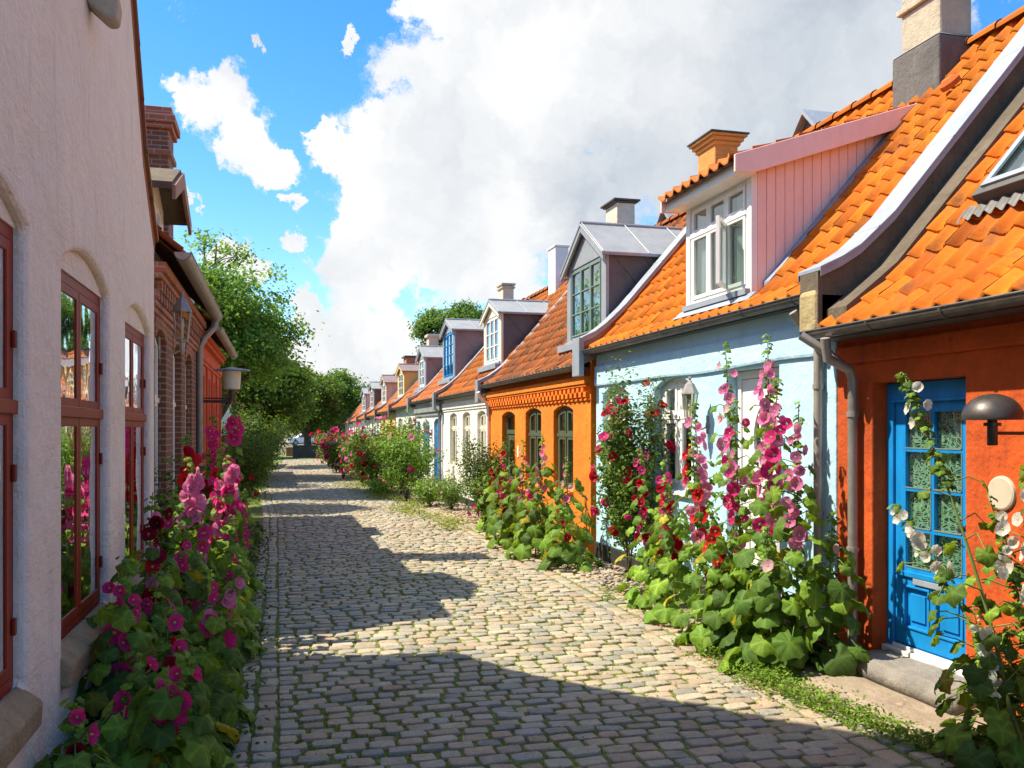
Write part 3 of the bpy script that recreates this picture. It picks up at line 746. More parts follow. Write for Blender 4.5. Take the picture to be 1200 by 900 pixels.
# gutter course and stony verge in front of the right row
stones = []
for k in range(2):
    y = 2.2
    while y < 45:
        l = random.uniform(.16, .27); xx = right_edge(y)+.085+k*.155
        stones.append((xx+random.uniform(-.01,.01), y+l/2, .068, l/2-.009, random.gauss(0, .03), stone_col(.6))); y += l
y = 2.2
while y < 45:
    rd = random.uniform(.13, .17); x = right_edge(y)+.33
    while x < right_edge(y)+.75+.12*math.sin(y*1.7):
        w = random.uniform(.12, .2); stones.append((x+w/2, y+random.uniform(-.02,.02), w/2-.011, rd/2-.011, random.gauss(0, .12), stone_col(.65))); x += w
    y += rd
ALLST += stones; pave('pavement', stones)
def pebbles():
    rg = np.random.RandomState(5); n = 5200
    Y = 4.0+rg.rand(n)**1.5*26; X = 3.85+rg.rand(n)*.75
    s = rg.uniform(.018, .048, n); s[Y > 14] *= 1.1
    TV = []; TF = []
    for i, (r, z) in enumerate(((.55,-.5),(1,0),(.9,.45),(.45,.8))):
        for k in range(8): a = k*math.pi/4; TV.append((r*math.cos(a), r*math.sin(a), z))
    for i in range(3):
        for k in range(8): j = (k+1)%8; TF.append((i*8+k, i*8+j, (i+1)*8+j, (i+1)*8+k))
    TF += [(24,25,26,31),(31,26,27,30),(27,28,29,30)]
    TV = np.array(TV, float); Rm = rot_from(np.c_[rg.normal(0,.18,n), rg.normal(0,.18,n), np.ones(n)], rg.rand(n)*6.3)
    sc = np.stack([np.ones(n), rg.uniform(.6,.95,n), rg.uniform(.45,.7,n)], 1); Rm = Rm*sc[:,None,:]
    Z = np.array([gz(a, b) for a, b in zip(X, Y)])+.008+rg.rand(n)*.02
    pal = np.array([(.42,.27,.17),(.34,.25,.18),(.40,.34,.27),(.27,.24,.21),(.46,.36,.26)])
    cols = pal[rg.randint(0, 5, n)]*rg.uniform(.75, 1.2, (n,1))
    V, F, C = scatter(TV, np.array(TF), Rm, np.stack([X, Y, Z], 1), s, cols)
    tag(fast_mesh('pebbles', V, F, M['cobble'], None, C, smooth=True), 'rounded tan pebbles filling the strip along the right house fronts', 'pebbles', kind='stuff')
pebbles()

# ------------------------------------------------------------------ right-hand row of houses
WX = 4.6
def right_house(name, label, cat, y0, y1, eave, wall, openings, plinth=None, plinth_h=.26, prof=None, tile='tile', base=(.60,.165,.03),
                old=0, seed=1, ridge_x=7.1, cornice=None, group=None, gut=True, pitch=1.13, over=.13, x=WX, w=.215, extra_wall=None):
    h = empty(name, (x, (y0+y1)/2, 0), label, cat, group)
    if prof is None:
        e0 = x-over; k = .26-over; prof = Prof([(e0, eave+k*.7), (e0+.22-k*.5, eave+.17), (e0+.5-k, eave+.39), (ridge_x, eave+.39+(ridge_x-e0-.5+k)*pitch)])
    f = fR(x)
    holes = [arch_poly(a0, a1, max(b0, .02), b1, r) for a0, a1, b0, b1, r in openings]
    mb = MB(); top = prof.z(x+.12)-.07
    wall_front(mb, f, y0, y1, -.06, lambda a: top, openings, .26)
    mb.build('wall', M[wall], h, bevel=.012, seg=2, weld=True)
    bx = 2*ridge_x-x
    g = MB()
    for (ya, yb) in ((y0+.005, y0+.12), (y1-.12, y1-.005)):
        pol = [(x+.262, -.06), (bx, -.06), (bx, top), (ridge_x, prof.p[-1].y-.09), (x+.262, prof.z(x+.262)-.09)]
        g.plate(lambda a, b, c: (a, c, b), pol, [], ya, yb)
    g.box(bx-.2, bx, y0+.121, y1-.121, -.06, top)
    g.build('gable_wall', M[wall], h)
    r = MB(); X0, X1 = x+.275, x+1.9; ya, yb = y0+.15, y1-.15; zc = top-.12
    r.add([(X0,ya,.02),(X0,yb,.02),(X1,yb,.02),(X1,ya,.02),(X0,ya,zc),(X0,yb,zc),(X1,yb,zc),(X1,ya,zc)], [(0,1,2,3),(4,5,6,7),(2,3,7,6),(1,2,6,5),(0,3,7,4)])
    r.build('room_shade', M['room_shade'], h)
    if plinth:
        p = MB(); cuts = sorted([(a0, a1) for a0, a1, b0, b1, r_ in openings if b0 < plinth_h]); ys = [y0]
        for a0, a1 in cuts: ys += [a0, a1]
        ys.append(y1)
        for i in range(0, len(ys), 2): p.box(x-.03, x+.01, ys[i]+.004, ys[i+1]-.004, -.06, plinth_h)
        p.build('plinth', M[plinth], h, bevel=.01)
    ro = tile_roof(h, y0+.02, y1-.02, prof, M[tile], base=base, seed=seed, old=old, w=w)
    bk = MB(); back_slope(bk, prof, y0+.02, y1-.02, bx+.25, eave+.2); bk.build('rear_roof', M[tile], h)
    ridge_tiles(ro, prof.p[-1].x, prof.p[-1].y+.02, y0+.05, y1-.05, M[tile], base=tuple(v*.8 for v in base))
    if gut: gutter(h, prof.p[0].x-.045, prof.p[0].y-.035, y0+.02, y1-.02)
    fa = MB(); fa.box(prof.p[0].x+.03, x-.002, y0+.01, y1-.01, prof.p[0].y-.10, prof.p[0].y-.055); fa.build('eaves_board', M['zinc_dark' if cornice != 'white' else 'paint_white'], h)
    return h, prof

def gable_dormer(par, x, y0, y1, zb, zt, zp, back_x, mfront, mside, mroof, win, ov=.10, mc='paint_greyg', curtain=None, cols=2, mcx=1, rows=3, transom=None, fwid=.13, glass='glass'):
    """dormer whose gabled front faces the street; zb..zt wall, zp peak"""
    f = fR(x); ym = (y0+y1)/2
    a0, a1, b0, b1 = y0+fwid, y1-fwid, zb+.10, zt-.02
    mb = MB(); mb.plate(f, [(y0, zb-.25), (y1, zb-.25), (y1, zt), (ym, zp-.03), (y0, zt)], [[(a0,b0),(a1,b0),(a1,b1),(a0,b1)]], 0, .06)
    d = mb.build('dormer', M[mfront], par, bevel=.006, seg=1)
    for s in (y0, y1-.05):
        c = MB(); c.plate(lambda a, b, q: (a, q, b), [(x+.062, zb-.3), (back_x, zb-.1), (back_x, zt-.01), (x+.062, zt-.01)], [], s, s+.05)
        c.build('dormer_cheek', M[mside], d)
    # standing seams on the cheeks
    sm = MB(); L_ = back_x-x; n = max(2, int(L_/.45))
    for s, yy in ((-1, y0), (1, y1)):
        for i in range(n):
            xa = x+.1+L_*i/n; sm.tube([(xa, yy+s*.004, zt-.02), (xa+.55, yy+s*.004, zt-.62)], .006, 4)
    sm.build('cheek_seam', M[mside], d)
    r = MB()
    for s in (-1, 1):
        ye = ym+s*(ym-y0+ov); dz = (zp-zt)/(ym-y0)*(ov)
        A = [(ym, zp), (ye, zt-dz), (ye, zt-dz+.05), (ym, zp+.05)]
        r.plate(lambda a, b, q: (q, a, b), A, [], x-ov, back_x+.4)
        n = max(3, int((back_x-x)/.5))
        for i in range(n+1):
            xx = x-ov+.03+(back_x+.3-x)*i/n; r.tube([(xx, ym+s*.02, zp+.056), (xx, ye, zt-dz+.056)], .011, 4)
    r.tube([(x-ov, ym, zp+.06), (back_x+.4, ym, zp+.06)], .03, 6)
    r.build('dormer_roof', M[mroof], d, bevel=.004, seg=1)
    # moulded barge boards and base cornice
    for s in (-1, 1):
        bb = MB(); ye = ym+s*(ym-y0+ov); dz = (zp-zt)/(ym-y0)*ov
        bb.plate(lambda a, b, q: (q, a, b), [(ym, zp-.10), (ye, zt-dz-.09), (ye, zt-dz-.003), (ym, zp-.003)], [], x-ov+.012, x-ov+.05)
        bb.build('barge_board', M[mfront], d, bevel=.005, seg=1)
    window(d, fR(x+.015), a0+.002, a1-.002, b0+.002, b1-.002, 0, cols=cols, transom=transom, rlow=rows, rup=1, mc=mcx, m=mc, deep=True, curtain=curtain, fw=.045, cw=.03, glass=glass)
    s_ = MB(); s_.box(x-.05, x+.03, y0+.03, y1-.03, zb+.02, zb+.075); s_.box(x-.16, x+.0, y0-.06, y1+.06, zb-.10, zb+.015); s_.build('apron_flashing', M['zinc_light' if mroof != 'zinc_dark' else 'zinc'], d, bevel=.006)
    # lining with room shade in its colour, so that the opening is not see-through
    rl = MB(); rl.box(x+.45, x+.47, y0+.06, y1-.06, zb-.2, zt-.02); rl.build('room_shade_panel', M['room_shade'], d)
    return d

# ---- red-orange house, nearest on the right
doorR = (5.20, 6.20, .12, 2.30, 0)
rh, rprof = right_house('red_orange_house', 'deep red orange plastered house with blue glazed door, nearest on the right', 'house', .3, 6.665, 2.77, 'wall_red',
                        [doorR, (1.2, 2.3, .9, 2.2, .1)], tile='tile', seed=11, base=(.64,.165,.010), over=.26)
window(rh, fR(WX+.1), 1.2, 2.3, .9, 2.2, .1, transom=1.7, m='paint_blue')
lb = MB(); lb.box(WX-.035, WX+.02, .31, 6.65, 2.47, 2.62); lb.build('cornice', M['wall_red'], rh, bevel=.015)
# door with lace behind the upper lights
def blue_door():
    f = fR(WX+.13); a0, a1, b0, b1 = 5.205, 6.195, .215, 2.295
    fr = MB(); fr.plate(f, [(a0,b0),(a1,b0),(a1,b1),(a0,b1)], [[(a0+.075,b0+.03),(a1-.075,b0+.03),(a1-.075,b1-.15),(a0+.075,b1-.15)]], 0, .09)
    fr.fbox(f, a0+.07, a1-.07, b1-.155, b1-.135, -.02, .01)
    d = fr.build('door_frame', M['paint_blue'], rh, bevel=.006)
    l0, l1, m0, m1 = a0+.08, a1-.08, b0+.035, b1-.155
    lf = MB(); g0 = .86; st = .115; hs_ = []
    gw = (l1-l0-2*st-.03)/2
    gh = (m1-.08-g0-3*.028)/4
    for i in range(2):
        for j in range(4):
            x_ = l0+st+i*(gw+.03); z_ = g0+j*(gh+.028); hs_.append([(x_,z_),(x_+gw,z_),(x_+gw,z_+gh),(x_,z_+gh)])
    pw = (l1-l0-2*st-.09)/2; pn = []
    for i in range(2): x_ = l0+st+i*(pw+.09); pn.append([(x_,m0+.15),(x_+pw,m0+.15),(x_+pw,g0-.16),(x_,g0-.16)])
    lf.plate(f, [(l0,m0),(l1,m0),(l1,m1),(l0,m1)], hs_+pn, .022, .062)
    for p in pn:
        (xa, za), (xb, zb) = p[0], p[2]; lf.fbox(f, xa-.002, xb+.002, za-.002, zb+.002, .042, .056)
        lf.fbox(f, xa+.045, xb-.045, za+.045, zb-.045, .028, .05)
        for q in ((xa-.018,xb+.018,za-.018,za),(xa-.018,xb+.018,zb,zb+.018),(xa-.018,xa,za,zb),(xb,xb+.018,za,zb)): lf.fbox(f, *q, .010, .026)
    lf.fbox(f, l0+.02, l1-.02, g0-.075, g0-.035, .0, .024)
    door = lf.build('door', M['paint_blue'], rh, bevel=.004)
    tk = MB()
    for h in hs_:
        for (xa,xb,za,zb) in ((h[0][0],h[1][0],h[0][1]-.001,h[0][1]+.008),(h[0][0],h[0][0]+.008,h[0][1],h[2][1])): tk.fbox(f, xa, xb, za, zb, .018, .03)
    tk.build('glazing_bead', M['paint_greyg'], door)
    gl = MB(); gl.fbox(f, l0+st-.01, l1-st+.01, g0-.01, m1-.07, .045, .049); gl.build('pane', M['glass'], door)
    curtain_sheet(door, f, l0+st-.03, l1-st+.03, g0+.22, m1-.05, .072, M['lace'], 'lace_curtain', 9)
    curtain_sheet(door, f, l0+st-.03, l1-st+.03, g0-.02, g0+.25, .078, M['lace'], 'lace_curtain', 14)
    ml = MB(); ml.fbox(f, l0+.30, l1-.22, g0-.125, g0-.078, .002, .02); ml.build('letter_plate', M['zinc_light'], door, bevel=.004)
    ml = MB(); ml.lathe([(.03,0),(.034,.006),(.012,.012),(.012,.045),(.027,.05),(.027,.07),(.01,.08)], (WX+.15, l0+.055, 1.02+.2), 14, Matrix.Rotation(R(-90), 3, 'Y')); ml.build('handle', M['copper_dark'], door, smooth='auto')
    th = MB(); th.fbox(f, a0-.005, a1+.0, b0-.055, b0-.001, -.05, .10); th.fbox(f, a0+.08, a1-.08, b0, b0+.03, -.012, .02); th.build('threshold', M['paint_white'], rh, bevel=.005)
blue_door()
# cement bed beside the parapet, then the parapet between the red-orange and the blue house
cf = MB()
pp = [rprof.at(t)[0] for t in np.arange(.05, rprof.len, .2)]
cf.plate(lambda a, b, c: (a, c, b), [(p.x, p.y+.0) for p in pp]+[(p.x, p.y+.115) for p in pp[::-1]], [], 6.22, 6.50); cf.build('cement_flashing', M['cement'], rh)
parapet(rh, Prof([(4.30, 2.93), (4.62, 3.08), (5.0, 3.42), (7.1, 5.85)]), 6.62, .26, .30, 'zinc_light', 'cement', foot=False)
pl = MB(); pl.box(4.28, 4.68, 6.49, 6.77, 2.70, 3.10); pl.build('parapet_foot', M['lichen'], rh, bevel=.06, seg=3)
# roof window
def skylight():
    (q0, d) = rprof.at(1.22); n_ = Vector((-d.y, d.x))
    def f(a, b, c): p = q0+d*b+n_*(.05+c); return (p.x, a, p.y)
    mb = MB(); mb.plate(f, [(4.78,0),(5.72,0),(5.72,1.15),(4.78,1.15)], [[(4.86,.09),(5.64,.09),(5.64,1.06),(4.86,1.06)]], -.02, .11)
    s = mb.build('roof_window', M['zinc_dark'], rh, bevel=.008)
    mb = MB(); mb.plate(f, [(4.84,.07),(5.66,.07),(5.66,1.08),(4.84,1.08)], [[(4.90,.13),(5.60,.13),(5.60,1.02),(4.90,1.02)]], .112, .13); mb.build('sash', M['zinc_light'], s)
    mb = MB(); mb.plate(f, [(4.86,.09),(5.64,.09),(5.64,1.06),(4.86,1.06)], [], .09, .095); mb.build('pane', M['glass'], s)
    mb = MB(); mb.plate(f, [(4.86,.09),(5.64,.09),(5.64,1.06),(4.86,1.06)], [], .0, .005); mb.build('roof_blind', M['curtain'], s)
    mb = MB(); k = 60; vs = []
    for i in range(k+1):
        a = 4.66+(5.86-4.66)*i/k; w_ = .013*math.sin(i*2*math.pi/5.5); vs += [f(a, -.0, .02+w_), f(a, -.13+.012*math.sin(i*1.14), .012+w_*1.2)]
    mb.add(vs, [(2*i, 2*i+2, 2*i+3, 2*i+1) for i in range(k)]); mb.build('lead_apron', M['zinc_dark'], s, smooth=True)
skylight()
downpipe(rh, [(4.24,6.30,2.66),(4.28,6.33,2.50),(4.50,6.36,2.42),(4.535,6.36,2.34),(4.535,6.36,.12)], .040, collars=[(4.535,6.36,2.05),(4.535,6.36,.95)])
st_ = MB(); st_.tube([(4.16,6.52,2.70),(4.30,6.42,2.58),(4.44,6.36,2.45)], .036, 12); st_.build('pipe_elbow', M['pipe'], rh, smooth='auto')
tv = MB(); (q, d) = rprof.at(.1)
# stone steps to the blue door
def rough_block(name, x0, x1, y0, y1, z0, z1, m, label, cat, seed=0, nx=9, ny=11):
    """worn stone block: top and sides jittered, edges rounded"""
    import bmesh
    bm = bmesh.new(); bmesh.ops.create_cube(bm, size=1)
    for v in bm.verts: v.co = Vector(((x0+x1)/2+v.co.x*(x1-x0), (y0+y1)/2+v.co.y*(y1-y0), (z0+z1)/2+v.co.z*(z1-z0)))
    bmesh.ops.bevel(bm, geom=[e for e in bm.edges], offset=.018, segments=2, affect='EDGES')
    bmesh.ops.subdivide_edges(bm, edges=[e for e in bm.edges if e.calc_length() > .12], cuts=8, use_grid_fill=True)
    for v in bm.verts:
        n_ = noise.noise_vector(v.co*5+Vector((seed, 0, 0))); k = .016 if v.co.z > z0+.02 else 0
        v.co += n_*k; n_ = noise.noise_vector(v.co*17+Vector((seed, 5, 0))); v.co += n_*.005
    me = bpy.data.meshes.new(name); bm.to_mesh(me); bm.free(); me.polygons.foreach_set('use_smooth', [True]*len(me.polygons))
    me.materials.append(M[m]); o = bpy.data.objects.new(name, me); COL.objects.link(o); return tag(o, label, cat)
rough_block('door_step', 4.28, 4.92, 4.95, 6.12, .03, .185, 'step_dark', 'rough grey granite step block right under the blue door', 'step', 1)
rough_block('stone_slab', 3.86, 4.58, 4.45, 6.45, -.06, .055, 'step', 'broad worn tan slab below the granite step of the blue door', 'step', 4)
rough_block('door_step', 3.78, 4.57, 7.15, 8.7, -.06, .12, 'step', 'pale stone step behind the pink hollyhocks at the blue house', 'step', 9)

# ---- pale blue house
winB1 = (9.42, 10.46, 1.20, 2.56, .12); winB2 = (11.36, 12.34, 1.22, 2.54, .12); doorB = (7.58, 8.60, .12, 2.54, 0)
bh, bprof = right_house('pale_blue_house', 'pale blue plastered house with orange tiled roof and white wooden dormer', 'house', 6.68, 12.62, 3.03, 'wall_blue',
                        [winB1, winB2, doorB], plinth='tar', seed=5, base=(.66,.178,.010))
for wv, cu in ((winB1, [('curtain', .05, .95, .45, .98)]), (winB2, [('curtain', .05, .5, .1, .95)])):
    window(bh, fR(WX+.09), wv[0]+.003, wv[1]-.003, wv[2], wv[3]-.003, wv[4], transom=2.08, m='paint_white', curtain=cu, fw=.07, cw=.05, mid=.09, sill=('paint_white', .05))
co = MB()
n = 40; vs = []
for i in range(n+1):
    y = 6.79+(12.61-6.79)*i/n; zz = 2.60+.035*noise.noise(Vector((y*.6, 3, 0)))
    for (ox, oz) in ((0, -.035), (-.028, -.03), (-.034, -.008), (-.026, .25), (0.0, .25)): vs.append((WX+ox+.002*0, y, zz+oz if oz < .2 else 2.86))
co.add(vs, [(i*5+k, i*5+k+1, (i+1)*5+k+1, (i+1)*5+k) for i in range(n) for k in range(4)]); co.build('cornice', M['wall_blue'], bh)
def white_door():
    f = fR(WX+.12); a0, a1, b0, b1 = doorB[0]+.003, doorB[1]-.003, .125, 2.535
    fr = MB(); fr.plate(f, [(a0,b0),(a1,b0),(a1,b1),(a0,b1)], [[(a0+.08,b0+.03),(a1-.08,b0+.03),(a1-.08,b1-.08),(a0+.08,b1-.08)]], 0, .08); d = fr.build('door_frame', M['paint_white'], bh, bevel=.006)
    l0, l1, m0, m1 = a0+.085, a1-.085, b0+.035, b1-.085; mid = (l0+l1)/2
    # pointed oval light
    ov = []
    for i in range(20):
        t = 2*math.pi*i/20; ov.append((mid+.20*math.sin(t)*abs(math.sin(t))**.0, 1.83+.36*math.cos(t)*(1-.12*abs(math.sin(t)))))
    lf = MB(); lf.plate(f, [(l0,m0),(l1,m0),(l1,m1),(l0,m1)], [ov, [(l0+.13,m0+.15),(l1-.13,m0+.15),(l1-.13,1.15),(l0+.13,1.15)]], .02, .06)
    lf.fbox(f, l0+.12, l1-.12, m0+.14, 1.16, .04, .055); lf.fbox(f, l0+.18, l1-.18, m0+.2, 1.10, .026, .045)
    for s in (-1, 1): lf.plate(f, [(mid-.012, 1.50), (mid+.012, 1.50), (mid+s*.13+.012, 2.13), (mid+s*.13-.012, 2.13)], [], .03, .05)
    dd = lf.build('door', M['paint_white'], bh, bevel=.004)
    gl = MB(); gl.fbox(f, mid-.21, mid+.21, 1.45, 2.2, .052, .056); gl.build('pane', M['glass'], dd)
white_door()
def shed_dormer():
    x = 4.64; y0, y1 = 8.16, 9.66; zb, zt = 3.33, 4.52
    f = fR(x); mb = MB()
    # front corner boards and head
    mb.plate(f, [(y0,zb-.12),(y1,zb-.12),(y1,zt+.02),(y0,zt+.02)], [[(y0+.10,zb+.05),(y1-.10,zb+.05),(y1-.10,zt-.03),(y0+.10,zt-.03)]], 0, .07)
    d = mb.build('dormer', M['paint_white'], bh, bevel=.006)
    prof2 = Prof([(x-.26, zt+.10), (x+2.35, zt+.10+.33*2.61)])
    bk = 6.5
    for s in (y0+.002, y1-.042):
        n = 17; ck = MB()
        for i in range(n):
            xa = x+.072+(bk-x-.07)*i/n; xb = x+.072+(bk-x-.07)*(i+1)/n-.007
            za, zb_ = max(bprof.z(xa)-.1, zb-.1), max(bprof.z(xb)-.1, zb-.1)
            ta, tb = prof2.z(xa)-.09, prof2.z(xb)-.09
            if ta-za < .03: continue
            ck.plate(lambda a, b, q: (a, q, b), [(xa,za),(xb,zb_),(xb,tb),(xa,ta)], [], s, s+.04)
            ck.plate(lambda a, b, q: (a, q, b), [(xb-.004,za),(xb+.012,zb_),(xb+.012,tb),(xb-.004,ta)], [], s+.012, s+.03)
        ck.build('boarded_cheek', M['paint_pink'], d, bevel=.002, seg=1)
    window(d, fR(x+.02), y0+.102, y1-.102, zb+.052, zt-.032, 0, cols=3, transom=zb+.83, rup=1, rlow=1, m='paint_white', deep=True, fw=.035, cw=.045, curtain=[('curtain', .03, .28, 0, .95), ('curtain', .75, .97, 0, .95)])
    # open casement on the near light, swung outwards
    ya = y0+.10+.04; wv = (y1-y0-.28)/3
    an = R(38)
    def fo(a, b, c): return (x-.005-a*math.sin(an)*1+c*math.cos(an), ya+wv*1.0+ -a*math.cos(an)+c*-math.sin(an), b)
    oc = MB(); oc.plate(fo, [(0,zb+.10),(wv,zb+.10),(wv,zb+.80),(0,zb+.80)], [[(.045,zb+.145),(wv-.045,zb+.145),(wv-.045,zb+.755),(.045,zb+.755)]], -.02, .02)
    oc.build('open_casement', M['paint_white'], d, bevel=.003)
    og = MB(); og.plate(fo, [(.04,zb+.14),(wv-.04,zb+.14),(wv-.04,zb+.76),(.04,zb+.76)], [], -.002, .002); og.build('pane', M['glass'], d)
    fs = MB()
    fs.plate(lambda a, b, c: (a, c, b), [(x-.20,zt-.03),(x-.16,zt-.03),(x-.16,zt+.13),(x-.20,zt+.13)], [], y0-.12, y1+.12)
    fs.box(x-.16, x+.0, y0-.10, y1+.10, zt-.03, zt+.0); fs.build('fascia', M['paint_white'], d, bevel=.008)
    for s in (y0-.145, y1+.115):
        bb = MB(); bb.plate(lambda a, b, c: (a, c, b), [(x-.26,prof2.z(x-.26)-.14),(x-.05,prof2.z(x-.05)-.20),(bk+.3,prof2.z(bk+.3)-.17),(bk+.3,prof2.z(bk+.3)+.035),(x-.26,prof2.z(x-.26)+.035)], [], s, s+.03)
        bb.build('barge_board', M['paint_pink'], d, bevel=.006)
    tile_roof(d, y0-.11, y1+.11, prof2, M['tile'], base=(.62,.18,.04), seed=21, name='dormer_roof')
    for i, (s, e) in enumerate(((y0-.13, y0+.0), (y1, y1+.13))):
        fl = MB()
        pts = [bprof.at(t)[0] for t in np.arange(.38, 3.1, .2)]
        fl.plate(lambda a, b, c: (a, c, b), [(p.x, p.y+.02) for p in pts]+[(p.x, p.y+.075) for p in pts[::-1]], [], s, e)
        fl.build('flashing', M['zinc_light'], d)
    ap = MB(); v0 = bprof.z(x-.25)
    ap.add([(x-.02,y0-.12,zb-.02),(x-.02,y1+.12,zb-.02),(x-.12,y1+.12,bprof.z(x-.12)+.075),(x-.12,y0-.14,bprof.z(x-.12)+.075)], [(0,1,2,3)]); ap.box(x-.06, x+.01, y0+.02, y1-.02, zb-.03, zb+.03)
    ap.build('apron_flashing', M['zinc_light'], d)
    rl = MB(); rl.box(x+.5, x+.52, y0+.06, y1-.06, zb-.1, zt+.1); rl.build('room_shade_panel', M['room_shade'], d)
shed_dormer()
chimney(bh, 6.72, 7.12, 7.95, 8.55, 5.4, 6.52, 'chim_grey', cap=('chim_grey', [(.04, 0, .06), (.0, .06, .18)]), base=(6.05, .07))
chimney(bh, 6.62, 7.02, 12.75, 13.35, 5.4, 6.42, 'chim_ochre', cap=('chim_ochre', [(.035, -.42, -.37), (.03, -.03, .03), (.07, .03, .09), (.11, .09, .13)]))
cpp = MB(); cpp.box(6.49, 7.15, 12.62, 13.48, 6.551, 6.575); cpp.build('chimney_slab', M['copper_dark'], bh)
vt = MB(); (q, d) = bprof.at(2.95); vt.col = (.55,.13,.03); vt.lathe([(.10,0),(.10,.05),(.06,.09),(.0,.10)], (q.x-.04, 7.45, q.y+.05), 12, Matrix.Rotation(R(-42), 3, 'Y')); vt.build('vent_tile', M['tile'], bh)
parapet(bh, Prof([(4.36, 3.0), (4.62, 3.12), (5.0, 3.46), (7.1, 5.86)]), 12.72, .26, .26, 'zinc_light', 'zinc_pink')
downpipe(bh, [(4.30,6.86,2.94),(4.36,6.86,2.86),(4.54,6.86,2.70),(4.545,6.86,2.6),(4.545,6.86,.1)], .038, collars=[(4.545,6.86,2.3),(4.545,6.86,1.2)])

# ---- orange house with dentils
wo1 = (13.70, 14.76, .93, 2.32, .085); wo2 = (15.50, 16.56, .93, 2.32, .085); do = (17.35, 18.42, .05, 2.29, .085)
oh, oprof = right_house('orange_house', 'bright orange plastered house with dark green arched windows and grey zinc dormer', 'house', 12.86, 19.56, 2.84, 'wall_orange',
                        [wo1, wo2, do], seed=8, tile='tile_old', base=(.36,.11,.03), old=.28, plinth='wall_orange', plinth_h=.3)
for wv in (wo1, wo2):
    window(oh, fR(WX+.08), wv[0]+.003, wv[1]-.003, wv[2], wv[3]-.003, wv[4], transom=1.83, m='paint_green', curtain=[('curtain_green', .05, .32, 0, .97), ('curtain_green', .68, .95, 0, .97)], fw=.06, cw=.05, mid=.06, sill=('wall_orange', .06))
def green_door():
    f = fR(WX+.1); a0, a1, b0, b1, r_ = do; a0 += .003; a1 -= .003; b1 -= .003
    fr = MB(); fr.plate(f, arch_poly(a0,a1,b0,b1,r_), [[(a0+.07,b0+.03),(a1-.07,b0+.03),(a1-.07,1.83),(a0+.07,1.83)], cell_poly(a0+.07,a1-.07,1.92,b1,lambda a: arch_z(a,a0,a1,b1,r_)-.07)], 0, .08); d = fr.build('door_frame', M['paint_green'], oh, bevel=.006)
    lf = MB(); lf.plate(f, [(a0+.075,b0+.035),(a1-.075,b0+.035),(a1-.075,1.825),(a0+.075,1.825)], [[(a0+.2,.95),(a1-.2,.95),(a1-.2,1.7),(a0+.2,1.7)]], .02, .06); lf.fbox(f, a0+.2, a1-.2, .25, .8, .008, .022)
    dd = lf.build('door', M['paint_green'], oh, bevel=.004)
    g = MB(); g.fbox(f, a0+.19, a1-.19, .94, 1.71, .04, .044); g.build('pane', M['glass'], dd)
    g = MB(); g.plate(f, cell_poly(a0+.06,a1-.06,1.91,b1,lambda a: arch_z(a,a0,a1,b1,r_)-.06), [], .04, .044); g.build('pane', M['glass'], dd)
green_door()
dn = MB(); y = 12.9
while y < 19.5:
    for (oy, z0, z1) in ((0, 2.42, 2.50), (.11, 2.50, 2.58)): dn.box(WX-.07, WX+.01, y+oy, y+oy+.11, z0, z1)
    y += .22
dn.box(WX-.08, WX+.01, 12.87, 19.55, 2.582, 2.62); dn.box(WX-.02, WX+.01, 12.87, 19.55, 2.37, 2.40); dn.box(WX-.10, WX+.01, 12.87, 19.55, 2.622, 2.74)
dn.build('dentil_cornice', M['wall_orange'], oh, bevel=.004, seg=1)
npl = MB(); npl.box(WX-.015, WX+.002, 17.02, 17.12, 1.38, 1.60); npl.build('number_plate', M['paint_white'], oh, bevel=.004)
gable_dormer(oh, 4.92, 13.06, 14.98, 3.36, 4.68, 5.28, 6.9, 'zinc', 'zinc_dark', 'zinc', None, mc='paint_greyg', cols=3, rows=3, fwid=.20, curtain=[('curtain_green', .02, .98, 0, 1)])
chimney(oh, 6.72, 7.12, 17.2, 17.85, 5.3, 6.58, 'chim_cream', cap=('copper_dark', [(.05, 0, .03), (.09, .03, .07)]), pot=True)
parapet(oh, Prof([(4.36, 2.80), (4.62, 2.92), (5.0, 3.22), (7.1, 5.6)]), 19.64, .22, .2, 'zinc', 'zinc_dark')
downpipe(oh, [(4.30,19.4,2.75),(4.36,19.44,2.64),(4.54,19.5,2.50),(4.55,19.5,2.4),(4.55,19.5,.1)], .038, m='paint_white')

# ---- off-white house
def tall(y0, y1, b0=.95, b1=2.36, r=.075): return (y0, y1, b0, b1, r)
wv3 = [tall(19.95, 20.85), tall(21.65, 22.6), tall(23.35, 24.35)]
wh, wprof = right_house('off_white_house', 'off-white plastered house with cream arched windows and small white-framed dormer', 'house', 19.74, 25.36, 2.76, 'wall_cream', wv3, seed=13, tile='tile_old', base=(.46,.14,.03), old=.1, plinth='tar', plinth_h=.2)
for wv in wv3: window(wh, fR(WX+.08), wv[0]+.003, wv[1]-.003, wv[2], wv[3]-.003, wv[4], transom=1.95, m='paint_cream', fw=.06, mid=.05)
cn = MB(); cn.box(WX-.05, WX+.01, 19.76, 25.35, 2.48, 2.66); cn.box(WX-.025, WX+.01, 19.76, 25.35, 2.42, 2.48); cn.build('cornice', M['wall_cream'], wh, bevel=.01)
gable_dormer(wh, 5.05, 20.3, 22.1, 3.45, 4.66, 5.02, 6.8, 'paint_cream', 'zinc_dark', 'zinc', None, mc='paint_white', cols=3, rows=3, fwid=.2)
chimney(wh, 6.75, 7.1, 21.5, 22.1, 5.2, 6.52, 'chim_white', cap=('chim_white', [(.03, 0, .05)]))
parapet(wh, Prof([(4.36, 2.76), (4.62, 2.9), (5.0, 3.2), (7.1, 5.55)]), 25.44, .22, .2, 'zinc', 'zinc_dark')

